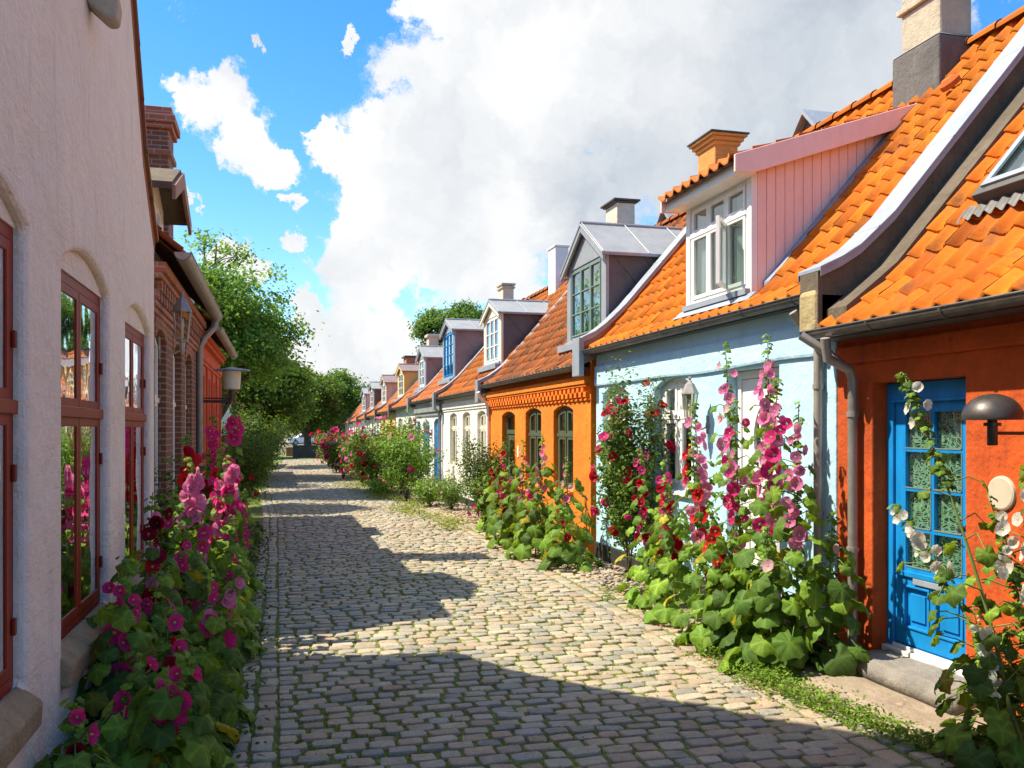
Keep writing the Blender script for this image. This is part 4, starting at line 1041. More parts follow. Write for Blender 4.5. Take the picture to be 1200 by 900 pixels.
# ---- white house with blue windows
wv4 = [tall(27.75, 28.95, .5, 2.2), tall(29.6, 30.3, .5, 2.2)]; db = (25.95, 26.95, .05, 2.25, .12)
wb, wbp = right_house('white_house', 'white plastered house with bright blue windows and blue door', 'house', 25.54, 30.6, 2.78, 'wall_bright', wv4+[db], seed=17, tile='tile', base=(.60,.19,.07), plinth='tar', plinth_h=.2)
for wv in wv4: window(wb, fR(WX+.06), wv[0]+.003, wv[1]-.003, wv[2], wv[3]-.003, wv[4], transom=1.7, rlow=2, m='paint_blue', fw=.08)
dd = MB(); dd.plate(fR(WX+.08), arch_poly(db[0]+.003, db[1]-.003, .06, 2.247, .12), [[(26.15,1.1),(26.75,1.1),(26.75,1.9),(26.15,1.9)]], 0, .06); dd = dd.build('door', M['paint_blue'], wb, bevel=.006)
g = MB(); g.fbox(fR(WX+.08), 26.14, 26.76, 1.09, 1.91, .03, .034); g.build('pane', M['glass'], dd)
cn = MB(); cn.box(WX-.09, WX+.01, 25.56, 30.58, 2.45, 2.70); cn.box(WX-.045, WX+.01, 25.56, 30.58, 2.33, 2.449); cn.build('cornice', M['zinc'], wb, bevel=.02)
gable_dormer(wb, 5.0, 25.75, 27.65, 3.4, 4.85, 5.2, 6.8, 'zinc_light', 'zinc_pink', 'zinc', None, mc='paint_blue', cols=3, rows=4, fwid=.16)
chimney(wb, 6.75, 7.1, 26.9, 27.5, 5.2, 6.4, 'chim_cream', cap=('chim_grey', [(.04, -.1, -.04), (.05, 0, .06)]))
parapet(wb, Prof([(4.36, 2.78), (4.62, 2.9), (5.0, 3.2), (7.1, 5.55)]), 30.68, .2, .2, 'zinc', 'zinc_dark')
downpipe(wb, [(4.30,25.7,2.7),(4.40,25.7,2.55),(4.55,25.7,2.4),(4.55,25.7,.1)], .045, m='zinc_light')
# ---- the five farther houses, each with its dormer
far = [
 ('grey_dormer_house', 'small house with tall mauve-grey zinc dormer, just beyond the blue-windowed white house', 30.76, 36.1, 2.70, 'wall_cream', ('zinc_light','zinc_pink','zinc'), (31.0,32.7,3.35,4.45,4.85), 'paint_white', (.62,.2,.06)),
 ('ochre_dormer_house', 'small far house with ochre yellow dormer and stone-grey dormer roof', 36.26, 41.4, 2.62, 'wall_yellow', ('wall_yellow','wall_yellow','zinc_pink'), (36.5,38.5,3.2,4.3,4.6), 'paint_white', (.66,.22,.06)),
 ('beige_dormer_house', 'small far house with beige dormer next to the red brick chimney', 41.56, 46.4, 2.52, 'wall_cream', ('chim_cream','chim_cream','zinc_pink'), (42.7,44.7,3.1,4.15,4.5), 'paint_white', (.66,.2,.05)),
 ('slate_dormer_house', 'small far house with slate-grey dormer between the beige and palest dormers', 46.56, 51.4, 2.42, 'wall_bright', ('zinc','zinc_dark','zinc'), (48.4,50.5,2.95,4.1,4.45), 'paint_white', (.62,.2,.05)),
 ('end_dormer_house', 'farthest small house with a dormer, pale rosy-grey cheek', 51.56, 57.4, 2.35, 'wall_cream', ('zinc_light','chim_cream','zinc'), (53,55.5,2.9,4.0,4.35), 'paint_white', (.62,.17,.04)),
 ('end_house', 'last low house at the street end with plain orange roof', 57.56, 64, 2.28, 'wall_bright', None, None, None, (.6,.18,.05))]
chs = {0: (37.2,6.42,'chim_grey'), 1: (46.0, 6.1,'chim_grey'), 2: None}
for i, (nm, lb_, y0, y1, ev, wl, dm, dd_, wm, tb) in enumerate(far):
    ops = [tall(y0+.8, y0+1.7), tall(y1-1.8, y1-.9)] + [((y0+y1)/2-.45, (y0+y1)/2+.45, .05, 2.1, .1)]
    h_, p_ = right_house(nm, lb_, 'house', y0, y1, ev, wl, ops, seed=30+i, tile='tile', base=tb, plinth='tar', plinth_h=.2)
    for wv in ops[:2]: window(h_, fR(WX+.08), wv[0]+.003, wv[1]-.003, wv[2], wv[3]-.25*0-.003, wv[4], transom=1.9, m='paint_white')
    o3 = ops[2]; q = MB(); q.plate(fR(WX+.1), arch_poly(o3[0]+.003, o3[1]-.003, .06, 2.097, .1), [], 0, .05); q.build('door', M['paint_green' if i % 2 else 'paint_blue'], h_)
    if dm: gable_dormer(h_, 5.0, dd_[0], dd_[1], dd_[2], dd_[3], dd_[4], 6.7, dm[0], dm[1], dm[2], None, mc=wm, cols=2, rows=3, fwid=.3)
    parapet(h_, Prof([(4.36, ev+.0), (4.62, ev+.12), (5.0, ev+.42), (7.1, ev+2.8)]), y1+.08, .2, .2, 'zinc_pink', 'zinc_dark')
    if i == 1: chimney(h_, 6.7, 7.15, 40.6, 41.3, 4.8, 5.98+.3, 'chim_cream', cap=('chim_cream', [(.08, -.12, .0)]))
    if i == 0: chimney(h_, 6.75, 7.1, 35.2, 35.8, 5.0, 6.25, 'chim_grey', cap=('chim_grey', [(.05, 0, .08)]))
    if i == 3: chimney(h_, 6.6, 7.3, 47.3, 48.4, 4.6, 5.75, 'brick_red', cap=('copper_dark', [(.1, 0, .08)]))
# zinc-clad rear gables that peak over the ridge
def rear_gable(par, y0, y1, zp, lab):
    ym = (y0+y1)/2; x = 7.25; zt = zp-(y1-y0)/2*1.0
    mb = MB(); mb.plate(lambda a, b, c: (c, a, b), [(y0, zt-.6), (y1, zt-.6), (y1, zt), (ym, zp), (y0, zt)], [], x, x+.05); o = mb.build('rear_dormer', M['zinc_dark'], par)
    r = MB()
    for s in (-1, 1): r.plate(lambda a, b, c: (c, a, b), [(ym, zp), (ym+s*(y1-y0+.2)/2, zt-.1), (ym+s*(y1-y0+.2)/2, zt-.03), (ym, zp+.07)], [], x-.12, x+1.6)
    r.build('rear_dormer_roof', M['zinc_light'], o)
rear_gable(bh, 10.4, 11.9, 6.36, '')
rear_gable(oh, 15.2, 16.6, 6.15, '')

# ------------------------------------------------------------------ left side: whitewashed gabled house
LXW = -1.0
def left_wall_house():
    h = empty('whitewashed_house', (LXW-2, 3, 0), 'tall whitewashed rough-walled house with dark red windows, nearest on the left', 'house')
    ops = [(2.80, 4.10, .86, 2.90, .14), (4.72, 5.97, .86, 2.88, .14), (6.58, 7.84, .86, 2.84, .14), (.6, 1.9, .86, 2.9, .14)]
    f = fL(LXW)
    out = [(-4, -.06), (8.05, -.06), (8.05, 3.45), (7.4, 4.0), (6.78, 5.0), (5.70, 7.1), (3.4, 10), (-4, 10.001)]  # gable slope above the corner shaped for the shadow it casts on the street
    # dense lumpy wall surface: grid cut by openings through plate, displaced afterwards
    mb = MB()
    tp = sorted([(a_, z_) for a_, z_ in out if z_ > 0])
    wall_front(mb, f, -4, 8.05, -.06, lambda y: float(np.interp(y, [q[0] for q in tp], [q[1] for q in tp])), ops, .3, [q[0] for q in tp])
    w = mb.build('wall', M['wall_white'], h, bevel=.035, seg=3, weld=True)
    g = MB(); pol = [(-1.302, -.06), (-8, -.06), (-8, 4.5), (-1.302, 4.2)]
    for ya, yb in ((7.83, 8.05), (-4, -3.8)): g.plate(lambda a, b, c: (a, c, b), [(-1.302,-.06),(-8,-.06),(-8,3.6),(-1.302,3.6)], [], ya, yb)
    g.box(-8, -7.8, -3.79, 7.99, -.06, 3.6); g.build('rear_wall', M['wall_white'], h)
    rf = MB(); rf.col = (.35,.12,.05)
    rp = [(8.12, 3.42), (8.10, 3.52), (7.45, 4.07), (6.83, 5.07), (5.75, 7.18), (3.42, 10.09), (-4, 10.09)]; ri = [(a-.04, b-.11) for a, b in rp]
    rf.plate(lambda a, b, c: (c, a, b), rp[1:]+ri[1:][::-1], [], -8.1, LXW-.0)
    rf.build('roof', M['tile_old'], h)
    vg = MB()
    for i in range(len(rp)-2):
        a, b = Vector(rp[i+1]), Vector(rp[i+2]); L_ = (b-a).length; k = max(1, int(L_/.3)); d = (b-a)/k
        for j in range(k):
            p = a+d*j; q = p+d*1.08; nn = Vector((d.y, -d.x)).normalized()*.03; nn = nn if nn.x > 0 else -nn
            vg.col = tuple(v*random.uniform(.7,1.1) for v in (.30,.12,.07))
            vg.plate(lambda a_, b_, c: (c, a_, b_), [tuple(p+nn*1.4), tuple(q+nn*.6), tuple(q-nn*.5), tuple(p-nn*.5)], [], LXW-.1, LXW+.025)
    vg.build('verge_tiles', M['tile_old'], h)
    r = MB(); r.add([(-1.32,-3.7,.02),(-1.32,7.95,.02),(-4.2,7.95,.02),(-4.2,-3.7,.02),(-1.32,-3.7,3.0),(-1.32,7.95,3.0),(-4.2,7.95,3.0),(-4.2,-3.7,3.0)], [(0,1,2,3),(4,5,6,7),(2,3,7,6),(1,2,6,5),(0,3,7,4)]); r.build('room_shade', M['room_shade'], h)
    for i, o in enumerate(ops):
        zf = o[3]-.145; ty = MB(); ty.plate(fL(LXW-.045), [(a_, b_) for a_, b_ in arch_poly(o[0]+.001, o[1]-.001, zf, o[3]-.001, o[4])], [], 0, .2); ty.build('tympanum', M['wall_white'], h)
        window(h, fL(LXW-.055), o[0]+.003, o[1]-.003, o[2]+.003, zf-.002, 0, cols=2, transom=2.02, rlow=1, rup=1, m='paint_oxblood', fw=.05, cw=.055, glass='glass_side', flush=True, hinge=(1.12, 1.75, 2.3),
               curtain=[('curtain', .04, .24, 0, .97), ('curtain', .76, .97, 0, .97)])
        s = MB(); y0, y1 = o[0]-.05, o[1]+.02; k = 10
        for j in range(k):                                           # sloping row of stone, slightly uneven
            a, b = y0+(y1-y0)*j/k, y0+(y1-y0)*(j+1)/k
        s.plate(lambda a, b, c: (a, c, b), [(LXW-.05, .875), (LXW-.03, .865), (LXW+.055, .80), (LXW+.05, .69), (LXW-.05, .69)], [], y0, y1)
        so_ = s.build('sill', M['sill_stone'], h, bevel=.02, seg=3)
    be = MB(); be.plate(lambda a, b, c: (a, c, b), [(-1.06,4.30),(-.90,4.16),(-.85,4.17),(-.84,4.26),(-.88,4.5),(-1.06,4.62)], [], 5.27, 5.42)
    be.build('beam_end', M['chim_grey'], h, bevel=.02)
    return h
lh = left_wall_house()

# ---- brick house behind it
def brick_house():
    x = -1.22; f = fL(x); y0, y1 = 9.62, 14.95
    h = empty('brick_house', (x, 12, 0), 'brown brick house with white arched windows and long eaves gutter, behind the whitewashed house', 'house')
    ops = [(9.85, 10.8, .9, 3.0, .12), (11.5, 12.5, .9, 3.0, .14), (13.0, 13.95, .9, 3.0, .14)]
    mb = MB(); mb.plate(f, [(y0,-.06),(y1,-.06),(y1,3.62),(y0,3.62)], [arch_poly(*o) for o in ops], 0, .25); mb.build('wall', M['brick'], h)
    g = MB()
    for ya, yb in ((y0+.005, y0+.2), (y1-.2, y1-.005)): g.plate(lambda a, b, c: (a, c, b), [(x-.252,-.06),(-6.5,-.06),(-6.5,3.7),(-3.9,6.0),(x-.252,3.75)], [], ya, yb)
    g.box(-6.5, -6.3, y0+.21, y1-.21, -.06, 3.6); g.build('gable_wall', M['brick'], h)
    for o in ops: window(h, fL(x-.09), o[0]+.003, o[1]-.003, o[2], o[3]-.003, o[4], transom=2.25, m='paint_white', fw=.06, mid=.05, glass='glass_side', sill=('brick_red', .02))
    hd = MB()
    for o in ops:
        n = 14
        for i in range(n+1):
            a = o[0]+(o[1]-o[0])*i/n; z = arch_z(min(max(a,o[0]),o[1]), o[0], o[1], o[3], o[4]); hd.fbox(f, a-.028, a+.028, z+.003, z+.2, -.012, .02)
    hd.build('brick_arch', M['brick_red'], h)
    dn = MB(); y = y0+.02
    for (z0, z1, o_) in ((3.12,3.18,.02),(3.18,3.24,.04),(3.46,3.52,.09),(3.52,3.62,.13)): dn.fbox(f, y0+.01, y1-.01, z0+.001, z1, -o_, .01)
    while y < y1-.1:
        dn.fbox(f, y, y+.11, 3.243, 3.34, -.06, .01); dn.fbox(f, y+.11, y+.22, 3.343, 3.455, -.08, .01); y += .23
    dn.build('dentil_cornice', M['brick_red'], h)
    prof = Prof([(-.98, 3.74), (-3.9, 6.3)]); tile_roof(h, y0-.02, y1, prof, M['tile_old'], base=(.30,.10,.05), sgn=-1, seed=41)
    bk = MB(); back_slope(bk, prof, y0-.02, y1, -6.8, 3.7); bk.build('rear_roof', M['tile_old'], h)
    gutter(h, -.93, 3.72, y0-.02, y1+.02, sgn=-1, r=.085, m='pipe', step=.34)
    downpipe(h, [(-.93,14.82,3.66),(-.96,14.75,3.52),(-1.10,14.72,3.35),(-1.17,14.72,3.2),(-1.17,14.72,.1)], .05, m='pipe')
    # dormer with gabled hood
    xd = -1.42; a, b = 10.9, 12.3; mb = MB(); fl = fL(xd)
    mb.plate(fl, [(a,3.9),(b,3.9),(b,4.75),((a+b)/2,5.05),(a,4.75)], [[(a+.2,4.05),(b-.2,4.05),(b-.2,4.68),(a+.2,4.68)]], 0, .06); d = mb.build('dormer', M['paint_cream'], h, bevel=.006)
    for s in (a, b-.05):
        ck = MB(); ck.plate(lambda p, q, c: (p, c, q), [(xd-.062,3.8),(-3.4,4.4),(-3.4,4.74),(xd-.062,4.74)], [], s, s+.05)
        ck.build('dormer_cheek', M['paint_cream'], d)
    r = MB(); ym = (a+b)/2
    for s in (-1, 1): r.plate(lambda p, q, c: (c, p, q), [(ym,5.10),(ym+s*.95,4.70),(ym+s*.95,4.62),(ym,5.0)], [], -3.4, xd+.28)
    r.build('dormer_roof', M['cement'], d)
    r = MB()
    for s in (-1, 1): r.plate(lambda p, q, c: (c, p, q), [(ym,5.06),(ym+s*.96,4.66),(ym+s*.96,4.50),(ym,4.86)], [], xd+.282, xd+.32)
    r.build('barge_board', M['bark_board'], d)
    window(d, fL(xd-.015), a+.202, b-.202, 4.052, 4.678, 0, cols=2, m='paint_white', deep=True, glass='glass_side')
    c = chimney(h, -2.2, -1.54, 14.0, 14.6, 4.0, 6.45, 'brick', cap=('brick_red', [(.04,-.5,-.42),(.05,-.12,-.04),(.09,-.04,.08),(.04,.08,.2)]))
    r = MB(); r.add([(x-.27,y0+.25,.02),(x-.27,y1-.25,.02),(-3.5,y1-.25,.02),(-3.5,y0+.25,.02),(x-.27,y0+.25,3.3),(x-.27,y1-.25,3.3),(-3.5,y1-.25,3.3),(-3.5,y0+.25,3.3)], [(0,1,2,3),(4,5,6,7),(2,3,7,6),(1,2,6,5),(0,3,7,4)]); r.build('room_shade', M['room_shade'], h)
    return h
brick_house()
def red_house_left():
    x = -1.22; f = fL(x); y0, y1 = 15.0, 20.6
    h = empty('brick_red_house', (x, 18, 0), 'brick-red painted house with white windows beyond the brown brick house', 'house')
    ops = [(15.5,16.35,.9,2.85,0),(16.95,17.7,.9,2.85,0),(18.25,19.0,.9,2.85,0),(19.45,20.15,.9,2.85,0)]
    mb = MB(); mb.plate(f, [(y0,-.06),(y1,-.06),(y1,3.5),(y0,3.5)], [arch_poly(*o) for o in ops], 0, .25); mb.build('wall', M['wall_brickred'], h, bevel=.01)
    g = MB()
    for ya, yb in ((y0+.005, y0+.2), (y1-.2, y1-.005)): g.plate(lambda a, b, c: (a, c, b), [(x-.252,-.06),(-6.5,-.06),(-6.5,3.5),(-3.9,5.7),(x-.252,3.55)], [], ya, yb)
    g.box(-6.5, -6.3, y0+.21, y1-.21, -.06, 3.4); g.build('gable_wall', M['wall_brickred'], h)
    for o in ops: window(h, fL(x-.06), o[0]+.003, o[1]-.003, o[2], o[3]-.003, 0, transom=2.2, m='paint_white', fw=.05, glass='glass_side')
    cn = MB()
    for (z0, z1, o_) in ((3.02,3.08,.03),(3.08,3.2,.05),(3.35,3.42,.09),(3.42,3.5,.13)): cn.fbox(f, y0+.01, y1-.01, z0+.001, z1, -o_, .01)
    for yy in (15.05,16.6,17.9,19.2,20.4): cn.fbox(f, yy, yy+.14, -.05, 3.02, -.035, .01)
    cn.build('cornice', M['wall_brickred'], h, bevel=.006)
    prof = Prof([(-.98, 3.58), (-3.9, 6.0)]); tile_roof(h, y0, y1+.1, prof, M['tile_old'], base=(.34,.11,.05), sgn=-1, seed=43)
    bk = MB(); back_slope(bk, prof, y0, y1+.1, -6.8, 3.5); bk.build('rear_roof', M['tile_old'], h)
    gutter(h, -.93, 3.56, y0+.03, y1+.1, sgn=-1, r=.075, m='pipe', step=.4)
    dm = MB(); dm.box(-3.2, -1.55, 17.0, 17.06, 4.0, 4.72); dm.box(-3.2, -1.55, 18.14, 18.2, 4.0, 4.72); dm.box(-1.6, -1.54, 17.061, 18.139, 4.0, 4.7); dm.box(-3.3, -1.45, 16.9, 18.3, 4.721, 4.78); dm.build('dormer', M['zinc'], h)
    r = MB(); r.add([(x-.27,y0+.25,.02),(x-.27,y1-.25,.02),(-3.5,y1-.25,.02),(-3.5,y0+.25,.02),(x-.27,y0+.25,3.2),(x-.27,y1-.25,3.2),(-3.5,y1-.25,3.2),(-3.5,y0+.25,3.2)], [(0,1,2,3),(4,5,6,7),(2,3,7,6),(1,2,6,5),(0,3,7,4)]); r.build('room_shade', M['room_shade'], h)
red_house_left()
def white_annex():
    h = empty('white_cottage', (-2.2, 40, 0), 'low white cottage half hidden behind the trees on the left', 'house')
    ops = [(33.5,34.6,.9,2.1,0),(36,37.1,.9,2.1,0),(39,40,.05,2.1,0)]
    mb = MB(); mb.plate(fL(-1.5), [(32,-.06),(42,-.06),(42,2.8),(32,2.8)], [arch_poly(*o) for o in ops], 0, .25)
    mb.plate(lambda a, b, c: (a, c, b), [(-1.752,-.06),(-6.5,-.06),(-6.5,2.8),(-4,5.2),(-1.752,2.9)], [], 32.0, 32.2); mb.plate(lambda a, b, c: (a, c, b), [(-1.752,-.06),(-6.5,-.06),(-6.5,2.8),(-4,5.2),(-1.752,2.9)], [], 41.8, 42.0)
    mb.build('wall', M['wall_bright'], h)
    for o in ops[:2]: window(h, fL(-1.56), o[0]+.003, o[1]-.003, o[2], o[3]-.003, 0, m='paint_greyg')
    q = MB(); q.fbox(fL(-1.6), 39.003, 39.997, .05, 2.097, 0, .05); q.build('door', M['paint_green'], h)
    prof = Prof([(-1.25, 2.75), (-4.0, 5.3)]); tile_roof(h, 31.9, 42.1, prof, M['tile_old'], base=(.4,.13,.05), sgn=-1, seed=44)
    bk = MB(); back_slope(bk, prof, 31.9, 42.1, -6.8, 2.75); bk.build('rear_roof', M['tile_old'], h)
white_annex()
gw = MB(); gw.plate(lambda a, b, c: (c, a, b), [(44, -.05), (51, -.05), (51, 1.6), (47.5, 1.3), (44, .9)], [], -.75, -.5); tag(gw.build('garden_wall', M['wall_bright'], bevel=.02), 'low white garden wall with sloping top near the left end of the street', 'wall')

# ------------------------------------------------------------------ lamps, signs
def carriage_lantern(loc, sgn, label, sc=1., reach=.26):
    """four-sided lantern on a scrolled wall arm; sgn +1: wall on the +X side"""
    x, y, z = loc
    t = empty('wall_lantern', (x+sgn*reach, y, z), label, 'lantern')
    L_ = MB(); n = 6
    L_.lathe([(.012*sc, .33*sc), (.02*sc, .31*sc), (.012*sc, .29*sc), (.03*sc, .26*sc), (.045*sc,.25*sc), (.095*sc, .15*sc), (.10*sc, .135*sc), (.085*sc, .135*sc), (.03*sc,.22*sc)], (x, y, z), n)
    L_.build('lantern_roof', M['pipe'], t)
    b = MB(); b.lathe([(.055*sc,-.14*sc), (.062*sc,-.13*sc), (.055*sc,-.12*sc), (.03*sc,-.15*sc), (.022*sc,-.20*sc), (.03*sc,-.22*sc), (.012*sc,-.25*sc)], (x, y, z), n)
    for k in range(n):
        q = 2*math.pi*(k+.5)/n; b.tube([(x+.055*sc*math.cos(q), y+.055*sc*math.sin(q), z-.125*sc), (x+.085*sc*math.cos(q), y+.085*sc*math.sin(q), z+.137*sc)], .006*sc, 4)
    b.build('lantern_frame', M['pipe'], t)
    g = MB(); g.lathe([(.052*sc,-.12*sc), (.080*sc,.135*sc)], (x, y, z), n); g.build('lantern_glass', M['glass_lamp'], t)
    c = MB(); c.tube([(x, y, z-.11*sc), (x, y, z-.0)], .012*sc, 8); c.tube([(x, y, z-.0), (x, y, z+.07*sc)], [.02*sc, .012*sc], 8); c.build('bulb', M['paint_white'], t)
    a = MB(); pts = [(x, y, z-.21*sc)]
    for k in range(9): u = k/8; pts.append((x+sgn*reach*u, y, z-.21*sc-.045*sc*math.sin(u*math.pi)))
    a.tube(pts[1:], .009, 6); a.lathe([(.045,0),(.045,.012),(.02,.022)], (x+sgn*(reach-.0), y, z-.21*sc), 12, Matrix.Rotation(R(-90*sgn), 3, 'Y')); a.tube([(x+sgn*(reach-.012), y, z-.30*sc), (x+sgn*(reach-.012), y, z-.10*sc)], .012, 6)
    a.build('bracket_arm', M['pipe'], t)
    return t
carriage_lantern((4.38, 9.02, 2.18), 1, 'weathered hexagonal lantern on the pale blue wall beside the white window', 1.0, .22)
carriage_lantern((-.98, 10.1, 3.02), -1, 'black iron lantern high on the brown brick house', 1.15, .24)
carriage_lantern((4.40, 27.3, 2.0), 1, 'small grey lantern beside the blue door of the white house', .95, .2)

def dome_lamp():
    x, y, z = 4.27, 4.60, 2.00
    t = empty('wall_lamp', (WX, y, z), 'dark half-dome metal wall lamp right of the blue door', 'wall lamp')
    d = MB(); pr = []
    for k in range(10): a = math.pi/2*k/9; pr.append((max(.002, .175*math.sin(a)), .15*math.cos(a)))
    pr += [(.172, -.012), (.165, -.008)]; 
    for k in range(8): a = math.pi/2*(1-k/8); pr.append((.163*math.sin(a)+.001, .138*math.cos(a)))
    d.lathe(pr, (x, y, z), 36); d.build('lamp_shade', M['copper_dark'], t, smooth='auto')
    s = MB(); s.lathe([(.028,.0),(.028,-.03),(.05,-.03),(.05,-.05),(.030,-.05),(.030,-.165),(.026,-.17),(.0,-.17)], (x, y, z), 20); s.build('lamp_holder', M['copper_dark'], t, smooth='auto')
    a = MB(); a.tube([(x, y, z-.095), (WX-.04, y, z-.095)], .011, 8); a.lathe([(.0,.045),(.03,.042),(.055,.02),(.06,0)], (WX, y, z-.095), 20, Matrix.Rotation(R(-90), 3, 'Y')); a.build('wall_arm', M['copper_dark'], t, smooth='auto')
dome_lamp()
sg = MB(); sg.lathe([(.001,.022),(.10,.022),(.112,.016),(.115,0)], (WX, 4.87, 1.51), 40, Matrix.Rotation(R(-90), 3, 'Y')); 
o = sg.build('round_sign', M['plate']); tag(o, 'plain cream round plate on the red orange wall below the dome lamp', 'sign')

def disc_lamp():
    y = 14.9; x = -.70; z = 2.62
    t = empty('street_lamp', (-1.22, y, z-.2), 'street lamp with flat disc top and frosted cylinder on a long wall arm', 'street lamp')
    d = MB(); d.lathe([(.0,.30),(.05,.29),(.12,.275),(.27,.255),(.285,.24),(.27,.235),(.12,.24)], (x, y, z), 32); d.build('lamp_shade', M['zinc_light'], t, smooth='auto')
    g = MB(); g.lathe([(.10,-.06),(.125,-.05),(.135,.10),(.14,.235)], (x, y, z), 24); g.build('diffuser', M['paint_cream'], t, smooth='auto')
    b = MB(); b.lathe([(.045,-.06),(.05,-.09),(.035,-.15),(.0,-.15)], (x, y, z), 16); b.tube([(x, y, z-.13), (x, y, z-.22), (x-.03, y, z-.25), (-1.20, y, z-.25)], .022, 10); b.tube([(x-.02, y, z-.20), (-1.20, y, z-.20)], .012, 8)
    b.box(-1.22, -1.19, y-.04, y+.04, z-.42, z-.08); b.build('wall_arm', M['copper_dark'], t, smooth='auto')
disc_lamp()

# ------------------------------------------------------------------ far end: planter, wall, cars
bp = MB(); bp.plate(lambda a, b, c: (a, b, c), [(.6,66),(2.0,66),(2.0,67.5),(.6,67.5)], [[(.72,66.12),(1.88,66.12),(1.88,67.38),(.72,67.38)]], -.05, .62); o = empty('brick_planter', (1.3,66.7,0), 'low square red brick planter at the far end of the street', 'planter')
bp.build('planter_box', M['brick_red'], o); s_ = MB(); s_.box(.72, 1.88, 66.12, 67.38, .4, .52); s_.build('soil', M['bark'], o)
dw = MB(); dw.box(1.0, 3.4, 61.5, 61.9, -.05, .8); dw.box(.97, 3.43, 61.47, 61.93, .801, .86); tag(dw.build('dark_wall', M['tar'], bevel=.02), 'low dark wall under the round tree closing the street', 'wall')
def car(loc, rz, label):
    t = empty('parked_car', (loc[0], loc[1], 0), label, 'car', 'cars parked beyond the street end')
    Rz = Matrix.Rotation(rz, 3, 'Z')
    f = lambda a, b, c: tuple(Rz @ Vector((a, c, b))+Vector(loc))
    prof = [(-2.1,.28),(-2.12,.62),(-2.0,.82),(-1.1,.95),(-.55,1.38),(.0,1.47),(1.1,1.44),(1.75,1.05),(2.05,.95),(2.12,.55),(2.08,.28)]
    mb = MB(); mb.plate(f, prof, [], -.84, .84); b = mb.build('body', M['car'], t, bevel=.07, seg=3)
    g = MB(); g.plate(f, [(-1.0,.97),(-.52,1.33),(.0,1.40),(.35,1.40),(.35,.97)], [], -.855, .855); g.plate(f, [(.42,.97),(.42,1.40),(1.05,1.37),(1.55,1.03)], [], -.855, .855); g.build('window', M['glass_dark'], t)
    for sx in (-1.3, 1.3):
        for sy in (-.78, .78):
            w = MB(); ax = Rz @ Matrix.Rotation(R(90), 3, 'X'); c = Rz @ Vector((sx, sy, .31))+Vector(loc)
            w.lathe([(.0,-.1),(.27,-.1),(.31,-.07),(.31,.07),(.27,.1),(.0,.1)], c, 20, ax); wo_ = w.build('wheel', M['rubber'], t)
            r_ = MB(); r_.lathe([(.0,-.108),(.18,-.108),(.2,-.1),(.2,.1),(.18,.108),(.0,.108)], c, 12, ax); r_.build('rim', M['zinc_light'], wo_)
    for sy in (-.6, .6):
        hl = MB(); hl.fbox(f, -2.13, -2.0, .60, .74, sy-.17, sy+.17); hl.build('headlight', M['zinc_light'], t, bevel=.02)
        hl = MB(); hl.fbox(f, 2.0, 2.12, .70, .86, sy-.13, sy+.13); hl.build('tail_light', M['paint_oxblood'], t, bevel=.02)
M['car'] = paint('white_car_paint', (.72,.74,.76), .2, .02); M['rubber'] = paint('tyre_rubber', (.02,.02,.02), .8, .1)
M['glass_dark'] = paint('dark_car_glass', (.02,.025,.03), .06, .05, spec=.8)
car((3.3, 112, 0), 0.15, 'white car parked beyond the brick planter at the street end')
car((9.4, 108, 0), -.1, 'white car right of the round tree at the street end')
# ------------------------------------------------------------------ plants
def leaf_template(seed=0, seg=30, lobes=5):
    rg = random.Random(seed); V = [(0,0,0)]; C = [(1.5,1.5,1.2)]; rings = (.30, .60, .85, 1.0) if seg > 20 else (.4, .75, 1.0)
    ph = rg.uniform(0, 6); nr = len(rings)
    for ri, r in enumerate(rings):
        for k in range(seg):
            a = 2*math.pi*k/seg; lob = .5+.5*math.cos(lobes*a); lob = lob**.55
            rad = r*(1-.16*(1-lob)*(ri/(nr-1))**1.5)
            if ri == nr-1: rad *= 1+(.035 if k % 2 else -.03)
            d = abs(a-math.pi)
            if d < .30: rad *= .55+.1*(d > .15)
            vein = (k % (seg//lobes) == 0) if seg % lobes == 0 else False
            z = (-.30-.15*math.cos(a))*r*r+(-.055 if vein else .03)*r+.13*r*r*math.sin(3*a+ph)+.06*r*r*math.sin(7*a+ph*2)+.05*rg.uniform(-1,1)*r
            V.append((rad*math.cos(a), rad*math.sin(a), z))
            C.append((1.55,1.5,1.25) if vein and ri < nr-1 else (.9+.1*rg.random(), .92+.08*rg.random(), .85))
    F = []
    for k in range(0, seg, 2): F.append((0, 1+k, 1+k+1, 1+(k+2) % seg))
    for i in range(nr-1):
        for k in range(seg): j = (k+1) % seg; F.append((1+i*seg+k, 1+(i+1)*seg+k, 1+(i+1)*seg+j, 1+i*seg+j))
    return np.array(V), np.array(F), np.array(C)
LT = [leaf_template(i, 30, 5) for i in range(4)]; LTs = [leaf_template(10+i, 10, 5) for i in range(2)]
def small_leaf():
    V = np.array([(0,0,0),(.35,.28,.05),(.75,.26,.02),(1,0,-.08),(.75,-.26,.02),(.35,-.28,.05),(.5,0,-.04)]); F = np.array([(0,6,2,1),(6,3,2,2),(0,5,4,6),(6,4,3,3)])
    F = np.array([(0,6,2,1),(0,5,4,6),(6,3,2,2),(6,4,4,3)]); return V, F
SLV = np.array([(0,0,0),(.32,.27,.06),(.74,.24,.03),(1,0,-.08),(.74,-.24,.03),(.32,-.27,.06),(.45,0,-.03),(.8,0,-.05)]); SLF = np.array([(0,6,2,1),(6,7,3,2),(0,5,4,6),(6,4,3,7)])

